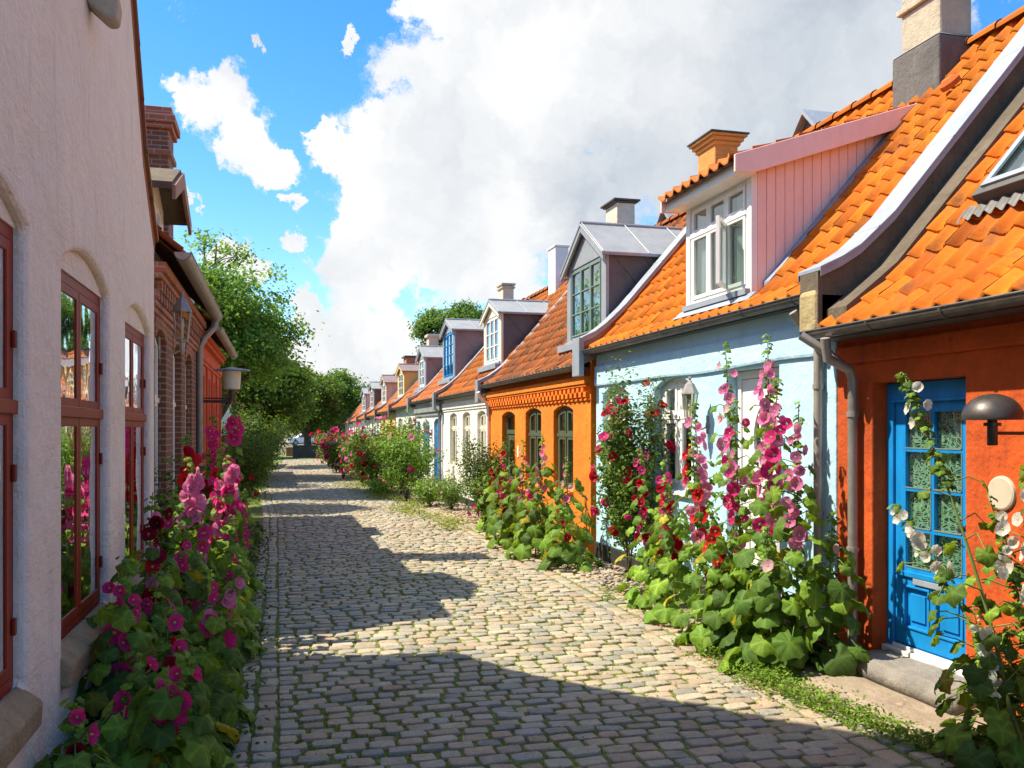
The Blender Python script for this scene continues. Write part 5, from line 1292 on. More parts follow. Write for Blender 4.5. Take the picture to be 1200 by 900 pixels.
def flower_mesh(name, c, seed, wide=1., double=False, eye=(.55,.62,.10), dark=.6):
    rg = random.Random(seed); V = []; F = []; C = []
    layers = [(1, .0, .22+.3*rg.random())] if not double else [(1, 0, .32), (.75, .35, .75), (.5, .7, 1.1)]
    for (sz, off, cup) in layers:
        for p in range(5):
            th = 2*math.pi*p/5+off+rg.uniform(-.08,.08); b = len(V); open_ = rg.uniform(.85,1.15)
            nj = 7; ni = 5
            for i in range(ni):
                r = i/(ni-1)
                for j in range(nj):
                    u = (j/(nj-1)-.5)*2; a = th+u*R(43)*wide*(.55+.45*math.sin(min(1, r*1.2)*math.pi/2))
                    rad = sz*r*(1-.07*u*u-.05*abs(math.sin(3*u*2)))
                    z = cup*open_*sz*(r**1.6)+.06*sz*r*math.sin(u*6+p*2)*r+.045*(j/(nj-1))*r+.02*rg.uniform(-1,1)*r
                    V.append((rad*math.cos(a), rad*math.sin(a), z))
                    t = min(1, r*2.2); vein = .90+.10*math.cos(u*9); k = (dark+(1-dark)*min(1, r*1.35))*vein
                    if r < .2: C.append(eye)
                    else: C.append(tuple(v*k*(1+.08*rg.uniform(-1,1)) for v in c))
            for i in range(ni-1):
                for j in range(nj-1): F.append((b+i*nj+j, b+i*nj+j+1, b+(i+1)*nj+j+1, b+(i+1)*nj+j))
    b = len(V); n = 6                                                  # pale stamen column
    for (r, z) in ((.09,.02),(.10,.16),(.05,.24)):
        for k in range(n): V.append((r*math.cos(k*math.pi/3), r*math.sin(k*math.pi/3), z)); C.append((.80,.72,.25))
    for i in range(2):
        for k in range(n): F.append((b+i*n+k, b+i*n+(k+1)%n, b+(i+1)*n+(k+1)%n, b+(i+1)*n+k))
    F.append((b+12, b+13, b+14, b+15)); F.append((b+12, b+15, b+16, b+17))
    o = fast_mesh(name, V, F, M['petal'], None, C, smooth=True); me = o.data; bpy.data.objects.remove(o); return me
FC = {'magenta': (.82,.04,.26), 'pink': (.93,.27,.52), 'pale': (.92,.55,.62), 'red': (.60,.008,.035), 'dark': (.20,.004,.02), 'white': (.86,.85,.76), 'scarlet': (.78,.03,.03)}
FM = {k: [flower_mesh('flower', c, i*7+1, wide=1.0, double=(i == 3 and k in ('red','dark','scarlet')), eye=(.62,.66,.14) if k != 'dark' else (.2,.1,.02), dark=.55 if k not in ('white','pale') else .85) for i in range(4)] for k, c in FC.items()}
def put_flower(par, kind, loc, nrm, size, name='flower'):
    o = bpy.data.objects.new(name, random.choice(FM[kind])); COL.objects.link(o); o.parent = par
    n_ = Vector(nrm).normalized(); q = n_.to_track_quat('Z', 'Y').to_matrix() @ Matrix.Rotation(random.uniform(0, 6.28), 3, 'Z')
    o.matrix_local = Matrix.Translation(Vector(loc)-org(par)) @ q.to_4x4() @ Matrix.Diagonal((size*random.uniform(.82,1.12), size*random.uniform(.82,1.12), size*random.uniform(.5,1.7), 1))
    return o
BALL = None
def ball_template():
    V = []; F = []
    for (r, z) in ((.3,-.9),(.9,-.3),(.85,.4),(.25,1.0)):
        for k in range(6): a = k*math.pi/3; V.append((r*math.cos(a), r*math.sin(a), z))
    for i in range(3):
        for k in range(6): F.append((i*6+k, i*6+(k+1)%6, (i+1)*6+(k+1)%6, (i+1)*6+k))
    F += [(18,19,20,21),(18,21,22,23)]
    return np.array(V), np.array(F)
BALL = ball_template()
GREEN = [(.075,.145,.02),(.11,.20,.024),(.055,.11,.02),(.15,.25,.028)]

def hollyhock(x, y, h, label, kinds, nf=9, tip=(0, 0), nleaf=20, ls=.11, fs=.055, seed=0, group=None, low=.0, flo=.42, fhi=.92, face=None, hi=True, lo_first=False, spread=1., tone=1.):
    rg = random.Random(seed*13+5); rn = np.random.RandomState(seed+100)
    t = empty('hollyhock', (x, y, gz(x, y)), label, 'hollyhock', group)
    def P(u):
        b = .05*math.sin(u*4+seed)*h*.3
        return Vector((x+tip[0]*u**1.5+b*.5, y+tip[1]*u**1.5+b*.4, gz(x, y)+h*u))
    st = MB(); st.tube([P(i/14) for i in range(15)], [.012*(1-.75*i/14)*(.8+h*.15) for i in range(15)], 6)
    V = []; F = []; C = []; nb = 0
    LR = []; LTn = []; LTp = []; LS = []; LC = []
    face = Vector(face) if face else Vector((rg.uniform(-1,1), -1, 0))
    for i in range(nleaf):
        u = low+(i+rg.random())/nleaf*(.78-low); a = i*2.4+rg.uniform(-.5,.5); k = 1-u*.92
        s = ls*(.35+.85*k)*rg.uniform(.75,1.2); pl = (.10+.28*k)*rg.uniform(.7,1.2)*spread
        p0 = P(u); d = Vector((math.cos(a), math.sin(a), .35)); p1 = p0+d*pl*.6; p2 = p0+Vector((d.x, d.y, .12+rg.uniform(-.25,.15)))*pl
        if p2.z < .08: p2.z = .08+rg.random()*.06
        st.tube([p0, p1, p2], [.005, .004, .003], 4, cap=False)
        nrm = Vector((d.x*.7+rg.uniform(-.3,.3), d.y*.7+rg.uniform(-.3,.3), rg.uniform(.35,1.0))).normalized()
        # leaf x axis (tip) points outwards and droops
        xa = Vector((d.x, d.y, 0)); xa = (xa-nrm*xa.dot(nrm)).normalized(); ya = nrm.cross(xa)
        LR.append(np.array([[xa.x,ya.x,nrm.x],[xa.y,ya.y,nrm.y],[xa.z,ya.z,nrm.z]])); LTp.append(p2+xa*s*.35); LS.append(s)
        g = rg.choice(GREEN); kk = rg.uniform(.75,1.3)*tone
        if rg.random() < .05: g = (.30,.26,.03)
        LC.append([v*kk for v in g])
    # small bracts along the spike
    nbr = int(26+h*22)
    for i in range(nbr):
        u = flo*.8+(1-flo*.8)*rg.random(); a = rg.uniform(0, 6.3); s = .028*(1.25-u*.5)*rg.uniform(.7,1.5); p = P(u)+Vector((math.cos(a), math.sin(a), .2))*rg.uniform(.02,.05)
        nrm = Vector((math.cos(a)*.5, math.sin(a)*.5, .8)).normalized(); xa = Vector((math.cos(a), math.sin(a), 0)); xa = (xa-nrm*xa.dot(nrm)).normalized(); ya = nrm.cross(xa)
        LR.append(np.array([[xa.x,ya.x,nrm.x],[xa.y,ya.y,nrm.y],[xa.z,ya.z,nrm.z]])); LTp.append(p); LS.append(s); LC.append([v*1.25*tone for v in rg.choice(GREEN)])
    st.build('stem', M['stem'], t, smooth=True)
    tv, tf, tcx = (LT if hi else LTs)[seed % (4 if hi else 2)]
    V, F, C = scatter(tv, tf, np.array(LR), np.array([tuple(p) for p in LTp]), np.array(LS), np.array(LC), tcx)
    fast_mesh('leaves', V, F, M['leaf'], t, C, smooth=True)
    # buds
    nb = int(16+h*5); U = [flo*.9+(1.0-flo*.9)*(i/nb)**.8 for i in range(nb)]; T_ = []; N_ = []; S_ = []; BC = []
    for u in U:
        a = rg.uniform(0, 6.3); off = Vector((math.cos(a), math.sin(a), .45)); s = .016*(1.25-.75*u)*rg.uniform(.8,1.2); T_.append(tuple(P(min(u, .995))+off*s*1.7)); N_.append(tuple(off)); S_.append(s)
        BC.append((.16,.24,.06) if rg.random() > .12 else FC[kinds[0]])
    V, F, C = scatter(BALL[0], BALL[1], rot_from(np.array(N_), rn.rand(nb)*6), T_, np.array(S_), np.array(BC)); fast_mesh('buds', V, F, M['leaf'], t, C, smooth=True)
    for i in range(nf):
        u = flo+(fhi-flo)*(i+rg.random()*.9)/nf; p = P(u); k = rg.choice(kinds)
        a = math.atan2(face.y, face.x)+rg.gauss(0, .75); d = Vector((math.cos(a), math.sin(a), rg.uniform(-.05,.35)))
        s = fs*rg.uniform(.65,1.15)*(1.15-.45*(u-flo)/max(.1, 1-flo)); put_flower(t, k, p+d*(.025+s*.5)+Vector((math.cos(a+1.57), math.sin(a+1.57), 0))*rg.gauss(0, .035), d, s)
    return t

def bush(name, cat, x, y, h, w, label, nleaf=2600, lsz=.045, kinds=('red',), nf=30, fs=.032, seed=0, group=None, tone=1., low=.12, stems=9, arch=.5, green=None, ellip=None, vase=False, trunk=.012, clump=26):
    rg = random.Random(seed*17+3); rn = np.random.RandomState(seed+7)
    t = empty(name, (x, y, gz(x, y)), label, cat, group); z0 = gz(x, y)
    br = MB(); C0 = []
    for i in range(stems):
        a = 6.283*i/stems+rg.uniform(-.4,.4); rr = w*.5*rg.uniform(.35,1.0); hh = h*rg.uniform(.62,1.0)
        pts = []
        for k in range(7):
            u = k/6; q = rr*(u**(1.6 if vase else 1.1)); pts.append(Vector((x+math.cos(a)*q+.02*rg.uniform(-1,1), y+math.sin(a)*q+.02*rg.uniform(-1,1), z0+hh*u*(1-.18*arch*u*u))))
        br.tube(pts, [trunk*(1-.7*k/6) for k in range(7)], 5)
        for k in range(2, 7):
            for _ in range(max(1, clump//(stems*1)) if clump else 1):
                C0.append(pts[k]+Vector((rg.gauss(0,.09*w), rg.gauss(0,.09*w), rg.gauss(0,.06*h))))
        for k in (2, 3, 4, 5):
            b = pts[k]; e = b+Vector((math.cos(a+rg.uniform(-1.5,1.5)), math.sin(a+rg.uniform(-1.5,1.5)), rg.uniform(.3,1.)))*w*.22; br.tube([b, (b+e)/2+Vector((0,0,.02)), e], [trunk*.45, trunk*.35, trunk*.2], 4); C0 += [e, (b+e)/2, e+Vector((rg.gauss(0,.05),rg.gauss(0,.05),rg.gauss(0,.05)))*w]
    br.build('branches', M['bark'], t, smooth=True)
    C0 = [c for c in C0 if c.z > z0+low*h]; ca = np.array([tuple(c) for c in C0]); sel = rn.randint(0, len(ca), nleaf)
    T_ = ca[sel]+rn.normal(0, 1, (nleaf,3))*np.array([w*.085, w*.085, h*.05]); T_[:,2] = np.maximum(T_[:,2], z0+.03)
    cen = np.array([x, y, z0+h*.55]); out = T_-cen; out /= np.linalg.norm(out, axis=1, keepdims=True)+1e-6
    N_ = out*.8+rn.normal(0, .55, (nleaf,3))+np.array([0,0,.55]); gr = np.array(green or GREEN)
    cl = rn.uniform(.7, 1.35, len(ca))[sel]; cols = gr[rn.randint(0, len(gr), nleaf)]*(cl*rn.uniform(.75,1.25,nleaf)*tone)[:,None]
    V, F, C = scatter(SLV, SLF, rot_from(N_, rn.rand(nleaf)*6.28), T_, lsz*rn.uniform(.6,1.3,nleaf), cols); fast_mesh('foliage', V, F, M['leaf'], t, C, smooth=True)
    oc = [c for c in C0 if (Vector((c.x-x, c.y-y, 0)).length > w*.18) or c.z > z0+h*.6] or C0
    for i in range(nf):
        c = rg.choice(oc); o_ = Vector(tuple(c))-Vector((x, y, z0+h*.5)); o_ = o_.normalized(); d = (o_+Vector((-.45,-.6,.25))).normalized()
        put_flower(t, rg.choice(kinds), c+o_*w*.10+d*w*.06, d+Vector((rg.gauss(0,.3),rg.gauss(0,.3),rg.gauss(0,.2))), fs*rg.uniform(.7,1.2))
    return t

# --- left bed of hollyhocks against the whitewashed house (dense, shaded at its foot)
LG = 'hollyhocks along the whitewashed house'
left = [
 (-.72, 3.45, .62, (.05,-.1), ['magenta'], 0, 'young flowerless leafy hollyhock low at the left front corner', dict(ls=.15, low=0, tone=1.15, nleaf=26)),
 (-.74, 4.05, .78, (-.05,.1), ['magenta','dark'], 5, 'short hollyhock with a few dark crimson blooms under the second dark red window', dict(ls=.16, nleaf=30)),
 (-.50, 4.45, .92, (.28,-.1), ['magenta'], 6, 'hollyhock leaning over the cobbles with a bunch of magenta blooms low at its tip', dict(ls=.16, flo=.6, nleaf=30)),
 (-.80, 5.05, 1.22, (.05,.1), ['magenta'], 8, 'hollyhock with crimson-pink blooms beside the second dark red window', dict(ls=.14, nleaf=30)),
 (-.50, 4.9, 1.02, (.1,.05), ['magenta','red'], 8, 'leafy hollyhock with magenta cups in the middle of the left bed', dict(ls=.16, nleaf=32)),
 (-.38, 5.5, 1.15, (.38,-.15), ['pink','magenta'], 6, 'hollyhock bending to the right over the cobbles with pale pink blooms', dict(ls=.14, flo=.62, nleaf=26)),
 (-.72, 5.75, 1.55, (.06,.1), ['dark','red','pink'], 12, 'hollyhock with very dark wine-red double blooms in the left bed', dict(ls=.14, nleaf=30)),
 (-.50, 6.3, 1.3, (.05,0), ['magenta'], 7, 'short magenta hollyhock between the wine-red and the big pink ones', dict(ls=.15, nleaf=32)),
 (-.70, 8.25, 1.68, (.0,-.05), ['pink'], 12, 'hollyhock with three large pale pink blooms nearest the white corner', dict(ls=.14, fs=.07, flo=.66, nleaf=28)),
 (-.44, 8.55, 1.70, (.06,-.1), ['pink','magenta'], 24, 'tall hollyhock crowded with large bright pink blooms right of the red ones', dict(ls=.14, fs=.08, flo=.55, nleaf=30)),
 (-.52, 9.0, 1.80, (.05,.0), ['pink','magenta'], 18, 'pink hollyhock just behind the brightest pink cluster', dict(ls=.13, fs=.075, flo=.55, nleaf=26)),
 (-.80, 9.0, 1.88, (-.04,.1), ['scarlet','red'], 18, 'hollyhock with scarlet double blooms at the corner of the white wall', dict(ls=.13, fs=.07, flo=.68, nleaf=22)),
 (-.52, 9.1, 1.75, (.05,.1), ['red','scarlet'], 14, 'dark scarlet hollyhock behind the pale pink blooms', dict(ls=.13, fs=.06, flo=.6, nleaf=22)),
 (-.70, 9.9, 2.1, (.1,0), ['magenta'], 12, 'tall magenta hollyhock in front of the brick-red house', dict(ls=.12, fs=.06, flo=.72, nleaf=20)),
 (-.45, 10.4, 2.25, (.05,.1), ['magenta'], 9, 'tallest magenta hollyhock of the left bed, rising before the dark trees', dict(ls=.12, fs=.065, flo=.8, nleaf=22)),
 (-.62, 11.6, 1.9, (.05,.1), ['magenta','red'], 8, 'hollyhock with sparse crimson blooms behind the tall magenta ones', dict(ls=.12, nleaf=22, tone=.9)),
 (-.35, 8.9, 1.35, (.15,0), ['magenta'], 8, 'low magenta hollyhock at the cobble edge beyond the big pink cluster', dict(ls=.12, nleaf=20)),
 (-.45, 5.2, .8, (.1,-.05), ['magenta'], 3, 'knee-high leafy hollyhock at the cobble edge in shade', dict(ls=.17, nleaf=26)),
 (-.40, 6.7, .9, (.1,-.05), ['magenta'], 3, 'low leafy hollyhock at the foot of the bright pink one', dict(ls=.16, nleaf=26)),
 (-.60, 3.8, .55, (.15,-.1), ['magenta'], 0, 'low clump of broad dark leaves at the bottom of the left bed', dict(ls=.19, nleaf=28, tone=.8)),
 (-.74, 4.3, .58, (0,0), ['magenta'], 0, 'low broad-leaved plant under the mossy sill', dict(ls=.18, nleaf=26, tone=.75)),
 (-.84, 5.45, 1.2, (.0,.1), ['magenta'], 5, 'leafy hollyhock tight against the white pier between two dark red windows', dict(ls=.15, nleaf=34)),
 (-.60, 5.5, 1.1, (.0,.1), ['magenta'], 4, 'waist-high dense leafy hollyhock in the middle of the left bed', dict(ls=.17, nleaf=36)),
 (-.66, 4.5, .86, (.1,.1), ['magenta'], 5, 'waist-high hollyhock with small crimson cups near the mossy sill', dict(ls=.17, nleaf=36)),
 (-.60, 6.6, 1.5, (.0,.0), ['dark','magenta'], 8, 'dark-flowered leafy hollyhock below the large pale pink blooms', dict(ls=.15, nleaf=36)),
 (-.35, 6.2, 1.0, (.1,.0), ['magenta'], 3, 'broad-leaved hollyhock at the cobble edge beside the dark-flowered one', dict(ls=.16, nleaf=30)),
 (-.50, 7.1, 1.3, (.1,.0), ['pink','magenta'], 8, 'leafy pink hollyhock at the foot of the brightest pink cluster', dict(ls=.15, nleaf=34, fs=.07)),
 (-.38, 7.9, 1.2, (.1,.0), ['magenta'], 5, 'leafy hollyhock at the cobble edge near the white corner', dict(ls=.14, nleaf=30)),
]
for i, (x, y, h, tp, kd, nf, lb_, kw) in enumerate(left):
    x = -.90+(x+.90)*(.68 if y < 7.4 else .86); tp = (tp[0]*.9, tp[1])
    hollyhock(x, y, h, lb_, kd, int(nf*1.35), tip=tp, seed=i+1, group=LG, face=(.55,-1,0), **{**dict(fs=.058), **kw, 'ls': kw.get('ls', .11)*.72, 'nleaf': int(kw.get('nleaf', 24)*1.5), 'tone': kw.get('tone', 1.)*1.3, 'spread': .72})

# --- right clumps
RG = 'hollyhocks in front of the pale blue house'
right = [
 (4.02, 6.35, 2.15, (-.05,-.1), ['pink'], 13, 'hollyhock with pink buds climbing beside the red house downpipe', dict(fs=.05, flo=.45, nleaf=30, ls=.15)),
 (4.15, 6.95, 2.75, (-.02,.05), ['pink'], 20, 'tallest pink hollyhock in front of the white door', dict(fs=.06, flo=.5, nleaf=26)),
 (3.95, 6.75, 2.35, (.1,-.05), ['pink','magenta'], 16, 'pink hollyhock just left of the downpipes', dict(fs=.06, flo=.42, nleaf=30, ls=.15)),
 (4.15, 7.6, 2.75, (-.05,.1), ['pink','pale'], 12, 'slim pale pink hollyhock left of the white door', dict(fs=.058, flo=.52, nleaf=22)),
 (4.05, 7.3, 2.2, (-.1,-.05), ['pink','magenta'], 18, 'bushy hollyhock with strong pink blooms before the white door', dict(fs=.058, flo=.35, nleaf=30)),
 (3.92, 7.85, 1.9, (-.08,0), ['red','scarlet','pink'], 16, 'red-flowered hollyhock in the middle of the blue house clump', dict(fs=.058, flo=.38, nleaf=30)),
 (4.15, 8.15, 2.2, (-.1,.1), ['pink'], 12, 'pink hollyhock right of the wall lantern', dict(fs=.06, flo=.5, nleaf=22)),
 (4.10, 8.75, 1.6, (-.12,.1), ['red','magenta'], 14, 'crimson hollyhock under the wall lantern', dict(fs=.055, flo=.38, nleaf=26)),
 (4.12, 9.55, 1.75, (-.05,.15), ['red','magenta'], 16, 'crimson hollyhock before the white arched window', dict(fs=.05, flo=.35, nleaf=26)),
 (3.90, 8.35, 1.45, (-.12,.0), ['red'], 7, 'short red hollyhock with large leaves left in the clump', dict(fs=.055, nleaf=30, ls=.15)),
 (3.78, 7.2, 1.25, (-.1,-.05), ['scarlet'], 6, 'short red hollyhock low at the front of the blue house clump', dict(fs=.06, flo=.5, nleaf=32, ls=.16)),
 (3.85, 6.45, 1.15, (-.1,-.1), ['pale'], 2, 'low mass of big hollyhock leaves next to the stone slab', dict(ls=.19, nleaf=34)),
 (3.95, 7.05, 1.0, (-.15,0), ['pale'], 0, 'flowerless broad-leaved hollyhock at the foot of the pink ones', dict(ls=.18, nleaf=32)),
 (4.05, 8.95, 1.1, (-.1,0), ['red'], 2, 'bright green young hollyhock under the white window', dict(ls=.15, nleaf=28, tone=1.15)),
 (4.2, 6.2, 1.3, (0,-.05), ['pale'], 1, 'leafy hollyhock hugging the foot of the downpipe', dict(ls=.16, nleaf=28, tone=.85)),
]
for i, (x, y, h, tp, kd, nf, lb_, kw) in enumerate(right):
    hollyhock(x, y, h, lb_, kd, int(nf*1.25), tip=tp, seed=40+i, group=RG, face=(-1,-1.2,0), **{**kw, 'ls': kw.get('ls', .11)*.74, 'nleaf': int(kw.get('nleaf', 24)*1.2), 'spread': .85, 'fs': kw.get('fs', .055)*1.12, 'tone': kw.get('tone', 1.)*1.35})
OG = 'hollyhocks in front of the orange house'
orng = [
 (4.05, 12.3, 1.55, (0,0), ['pale','pink'], 8, 'pale pink hollyhock at the corner of orange and blue houses'),
 (3.85, 11.7, 1.05, (-.1,0), ['red'], 3, 'low hollyhock with round leaves nearest the tarred blue plinth'),
 (3.95, 13.2, 1.85, (0,.05), ['pale','pink'], 12, 'tall pale pink hollyhock before the near green window'),
 (3.9, 14.2, 1.75, (0,0), ['pink','pale'], 10, 'hollyhock with bright pink and faded blooms between the green windows'),
 (3.75, 12.9, 1.2, (-.1,0), ['magenta','pale'], 7, 'knee-high hollyhock with magenta blooms at the pebble edge'),
 (3.85, 15.2, 1.7, (0,.1), ['red','magenta'], 10, 'red hollyhock before the middle of the orange house'),
 (3.7, 14.3, 1.1, (-.1,0), ['red','magenta'], 8, 'small red hollyhock at the cobble edge of the orange house'),
 (3.9, 16.2, 1.35, (0,0), ['red'], 10, 'dark red hollyhock near the orange house door')]
for i, (x, y, h, tp, kd, nf, lb_) in enumerate(orng):
    hollyhock(x, y, h, lb_, kd, nf, tip=tp, seed=70+i, group=OG, face=(-1,-.75,0), nleaf=32, ls=.13, fs=.06, flo=.4, tone=1.2)
WG = 'white hollyhocks by the red orange house'
wht = [
 (4.02, 4.15, 2.28, (-.26,.62), ['white'], 3, 'thin leaning hollyhock with white blooms at its tip crossing the blue door', dict(flo=.86, fhi=.96, nleaf=9, low=.25, fs=.045)),
 (4.05, 4.10, 1.45, (-.22,.85), ['white'], 8, 'white hollyhock bending left across the bottom of the blue door', dict(flo=.72, fhi=.98, nleaf=12, low=.2, fs=.045)),
 (4.15, 4.05, 1.55, (-.1,.35), ['white'], 7, 'white hollyhock in the middle in front of the door panels', dict(flo=.6, fhi=.95, nleaf=14, low=.2, fs=.048)),
 (4.30, 4.20, 1.75, (.0,.18), ['white'], 12, 'white hollyhock against the red orange wall beneath the round plate', dict(flo=.5, fhi=.95, nleaf=16, low=.15, fs=.048)),
 (4.0, 4.25, .9, (-.1,.1), ['white'], 4, 'short leafy white hollyhock at the slab corner', dict(flo=.5, nleaf=22, ls=.12, fs=.045)),
 (4.25, 4.4, .75, (0,.05), ['white'], 0, 'low dark-leaved hollyhock at the foot of the red orange wall', dict(nleaf=22, ls=.13, tone=.8))]
for i, (x, y, h, tp, kd, nf, lb_, kw) in enumerate(wht):
    hollyhock(x, y, h, lb_, kd, int(nf*1.5), tip=tp, seed=90+i, group=WG, face=(-1,-1.1,0), **{**dict(ls=.095), **kw, 'ls': kw.get('ls', .095)*.8, 'fs': kw.get('fs', .045)*1.08, 'nleaf': int(kw.get('nleaf', 15)*1.4), 'tone': 1.1})
# --- roses and shrubs
bush('rose_bush', 'rose bush', 4.24, 10.45, 2.65, .85, 'tall slender climbing rose with crimson blooms on the pale blue wall', 11000, .05, ('magenta','red'), 64, .066, 1, low=.22, stems=9, arch=.2, tone=1.05)
bush('dark_shrub', 'shrub', 4.05, 17.7, 2.0, 1.15, 'dark green vase-shaped shrub before the orange house door', 6000, .05, ('magenta',), 3, .05, 2, low=.30, stems=10, vase=True, tone=.72, trunk=.016)
bush('rose_bush', 'rose bush', 3.95, 16.6, 1.2, .9, 'low rose with small red blooms beside the dark vase-shaped shrub', 3200, .05, ('red','magenta'), 14, .045, 3)
bush('rose_bush', 'rose bush', 3.35, 24.0, 2.3, 1.5, 'big pale green rose bush with few pink blooms before the blue-windowed house', 7500, .065, ('magenta','pink'), 14, .085, 4, tone=1.7, stems=11)
bush('rose_bush', 'rose bush', 3.55, 26.5, 2.5, 1.5, 'tall rose bush reaching the eaves beside the blue windows', 6500, .065, ('red','magenta','pink'), 34, .08, 5, tone=1.25)
bush('flower_bush', 'flower bush', 3.15, 28.0, 1.9, 1.5, 'orange-red flowering bush behind the big pale green rose', 5200, .07, ('scarlet','red'), 60, .085, 6, tone=1.3)
bush('flower_bush', 'flower bush', 2.85, 31.5, 2.0, 1.6, 'red flowering bush halfway along the far right bed', 5200, .075, ('red','magenta','pink'), 75, .09, 7, tone=1.3)
bush('flower_bush', 'flower bush', 2.45, 35.0, 1.7, 1.7, 'bush thick with magenta and red blooms at the left end of the far bed', 5200, .08, ('red','magenta','pink'), 95, .10, 8, tone=1.4)
bush('flower_bush', 'flower bush', 2.5, 40.0, 1.8, 1.8, 'farthest red-flowering bush on the right side', 4200, .09, ('red','magenta'), 80, .11, 9, tone=1.3)
bush('green_shrub', 'shrub', 3.9, 34.5, 2.3, 1.8, 'green shrub against the grey-dormer house wall', 4200, .09, ('red',), 6, .07, 10)
bush('green_shrub', 'shrub', 3.7, 22.2, .75, .9, 'low yellow-green plant at the foot of the off-white house', 2000, .06, ('pale',), 3, .04, 11, tone=1.7, low=.02)
bush('green_shrub', 'shrub', 4.0, 20.9, .85, .8, 'small mixed green plant beside the dark vase-shaped shrub', 1800, .05, ('pale',), 3, .04, 12, tone=1.2, low=.02)
bush('green_shrub', 'shrub', 2.9, 26.2, .45, 1.0, 'low yellow-green ground plant before the big pale rose bush', 1500, .06, ('pale',), 0, .04, 13, tone=2.0, low=.0)
bush('dark_shrub', 'shrub', -1.0, 22.5, 2.1, 1.7, 'dark green shrub at the end of the brick-red house', 5200, .075, ('red',), 3, .07, 14, tone=.7, low=.03)
bush('dark_shrub', 'shrub', -.75, 26.5, 1.9, 1.7, 'round mid-green shrub with a few coral blooms under the left tree', 5200, .08, ('scarlet',), 6, .06, 15, tone=.85, low=.03)
bush('dark_shrub', 'shrub', -.85, 31.0, 2.7, 2.2, 'tall dark shrub behind the round mid-green one on the left', 6200, .09, ('red',), 3, .07, 16, tone=.95, low=.03)
bush('dark_shrub', 'shrub', -.95, 38.0, 3.0, 2.4, 'far dark shrub in front of the white cottage', 5200, .11, ('red',), 0, .07, 17, tone=.6, low=.03)
bush('green_shrub', 'shrub', -.95, 9.6, 1.75, .7, 'dark green climber on the corner of the brown brick house', 2600, .06, ('scarlet',), 2, .05, 18, tone=.7, low=.3)

# ------------------------------------------------------------------ trees
def tree(x, y, h, label, crown, trunk_r=.16, trunk_h=2.2, nleaf=22000, lsz=.14, seed=0, tone=1., green=None, dens=1., group=None, limbs=7, blobs=None, name='tree'):
    """crown: (cx, cy, cz, rx, ry, rz)"""
    rg = random.Random(seed*31+1); rn = np.random.RandomState(seed+50)
    t = empty(name, (x, y, 0), label, 'tree', group); cx, cy, cz, rx, ry, rz = crown
    tk = MB(); ends = []
    top = Vector((x+(cx-x)*.3, y+(cy-y)*.3, trunk_h)); tk.tube([(x, y, -.1), (x+.03, y, trunk_h*.4), tuple(top)], [trunk_r*1.25, trunk_r, trunk_r*.8], 10)
    def grow(p, d, L_, r, lev):
        q = p+d*L_; m_ = (p+q)/2+Vector((rg.gauss(0,.06),rg.gauss(0,.06),rg.gauss(0,.04)))*L_; tk.tube([p, m_, q], [r, r*.8, r*.6], 6 if lev < 2 else 4, cap=False)
        if lev >= 3 or L_ < .35: ends.append(q); ends.append(m_); return
        for i in range(3 if lev else 4):
            nd = (d+Vector((rg.gauss(0,.55),rg.gauss(0,.55),rg.gauss(.1,.35)))).normalized(); e = q+nd*L_*.72
            k = ((e.x-cx)/rx)**2+((e.y-cy)/ry)**2+((e.z-cz)/rz)**2
            if k < 1.1: grow(q, nd, L_*.72, r*.6, lev+1)
            else: ends.append(q)
    for i in range(limbs):
        a = 6.283*i/limbs+rg.uniform(-.3,.3); tgt = Vector((cx+rx*.6*math.cos(a), cy+ry*.6*math.sin(a), cz+rz*rg.uniform(-.35,.8))); v = tgt-top
        grow(top, v.normalized(), v.length*.5, trunk_r*.5, 0)
    tk.build('trunk', M['bark'], t, smooth=True)
    # leaf clumps: on the limb ends and scattered through the crown shell, leaving gaps
    cl = [tuple(e) for e in ends]; nc = int(150*dens)
    while len(cl) < nc+len(ends):
        v = rn.normal(0, 1, 3); v /= np.linalg.norm(v); r_ = rg.uniform(.45, 1.0)**.7
        lump = .78+.75*noise.noise(Vector(v)*1.7+Vector((seed*3.1, 0, 0)))
        cl.append((cx+v[0]*rx*r_*lump, cy+v[1]*ry*r_*lump, cz+v[2]*rz*r_*lump))
    cl = np.array(cl); per = rn.uniform(.15, 1.6, len(cl))**1.4; sel = rn.choice(len(cl), nleaf, p=per/per.sum())
    cr = min(rx, rz)*.15*rn.uniform(.7,1.5,len(cl))
    T_ = cl[sel]+rn.normal(0, .62, (nleaf,3))*cr[sel][:,None]*np.array([1.1,1.1,.75])
    cen = np.array([cx, cy, cz]); out = T_-cen; out /= np.linalg.norm(out, axis=1, keepdims=True)+1e-6
    N_ = out*.5+rn.normal(0, .6, (nleaf,3))+np.array([0,0,.6]); gr = np.array(green or [(.06,.12,.02),(.085,.16,.025),(.045,.095,.018)])
    cols = gr[rn.randint(0, len(gr), nleaf)]*(rn.uniform(.7,1.35,len(cl))[sel]*rn.uniform(.75,1.25,nleaf)*tone)[:,None]
    V, F, C = scatter(SLV, SLF, rot_from(N_, rn.rand(nleaf)*6.28), T_, lsz*rn.uniform(.6,1.3,nleaf), cols); fast_mesh('crown', V, F, M['tree_leaf'], t, C, smooth=False)
    return t
tree(-1.9, 27.5, 7.6, 'tall light-topped ash tree rising behind the brick-red house', (-1.6, 27.5, 4.8, 2.3, 2.4, 2.6), .2, 2.0, 34000, .12, 1, 2.5, dens=.9)
tree(-2.6, 22.8, 8, 'leafy tree close behind the brick-red house roof', (-2.7, 22.8, 4.3, 1.4, 1.5, 1.7), .16, 2.2, 13000, .12, 21, 1.6, dens=.7)
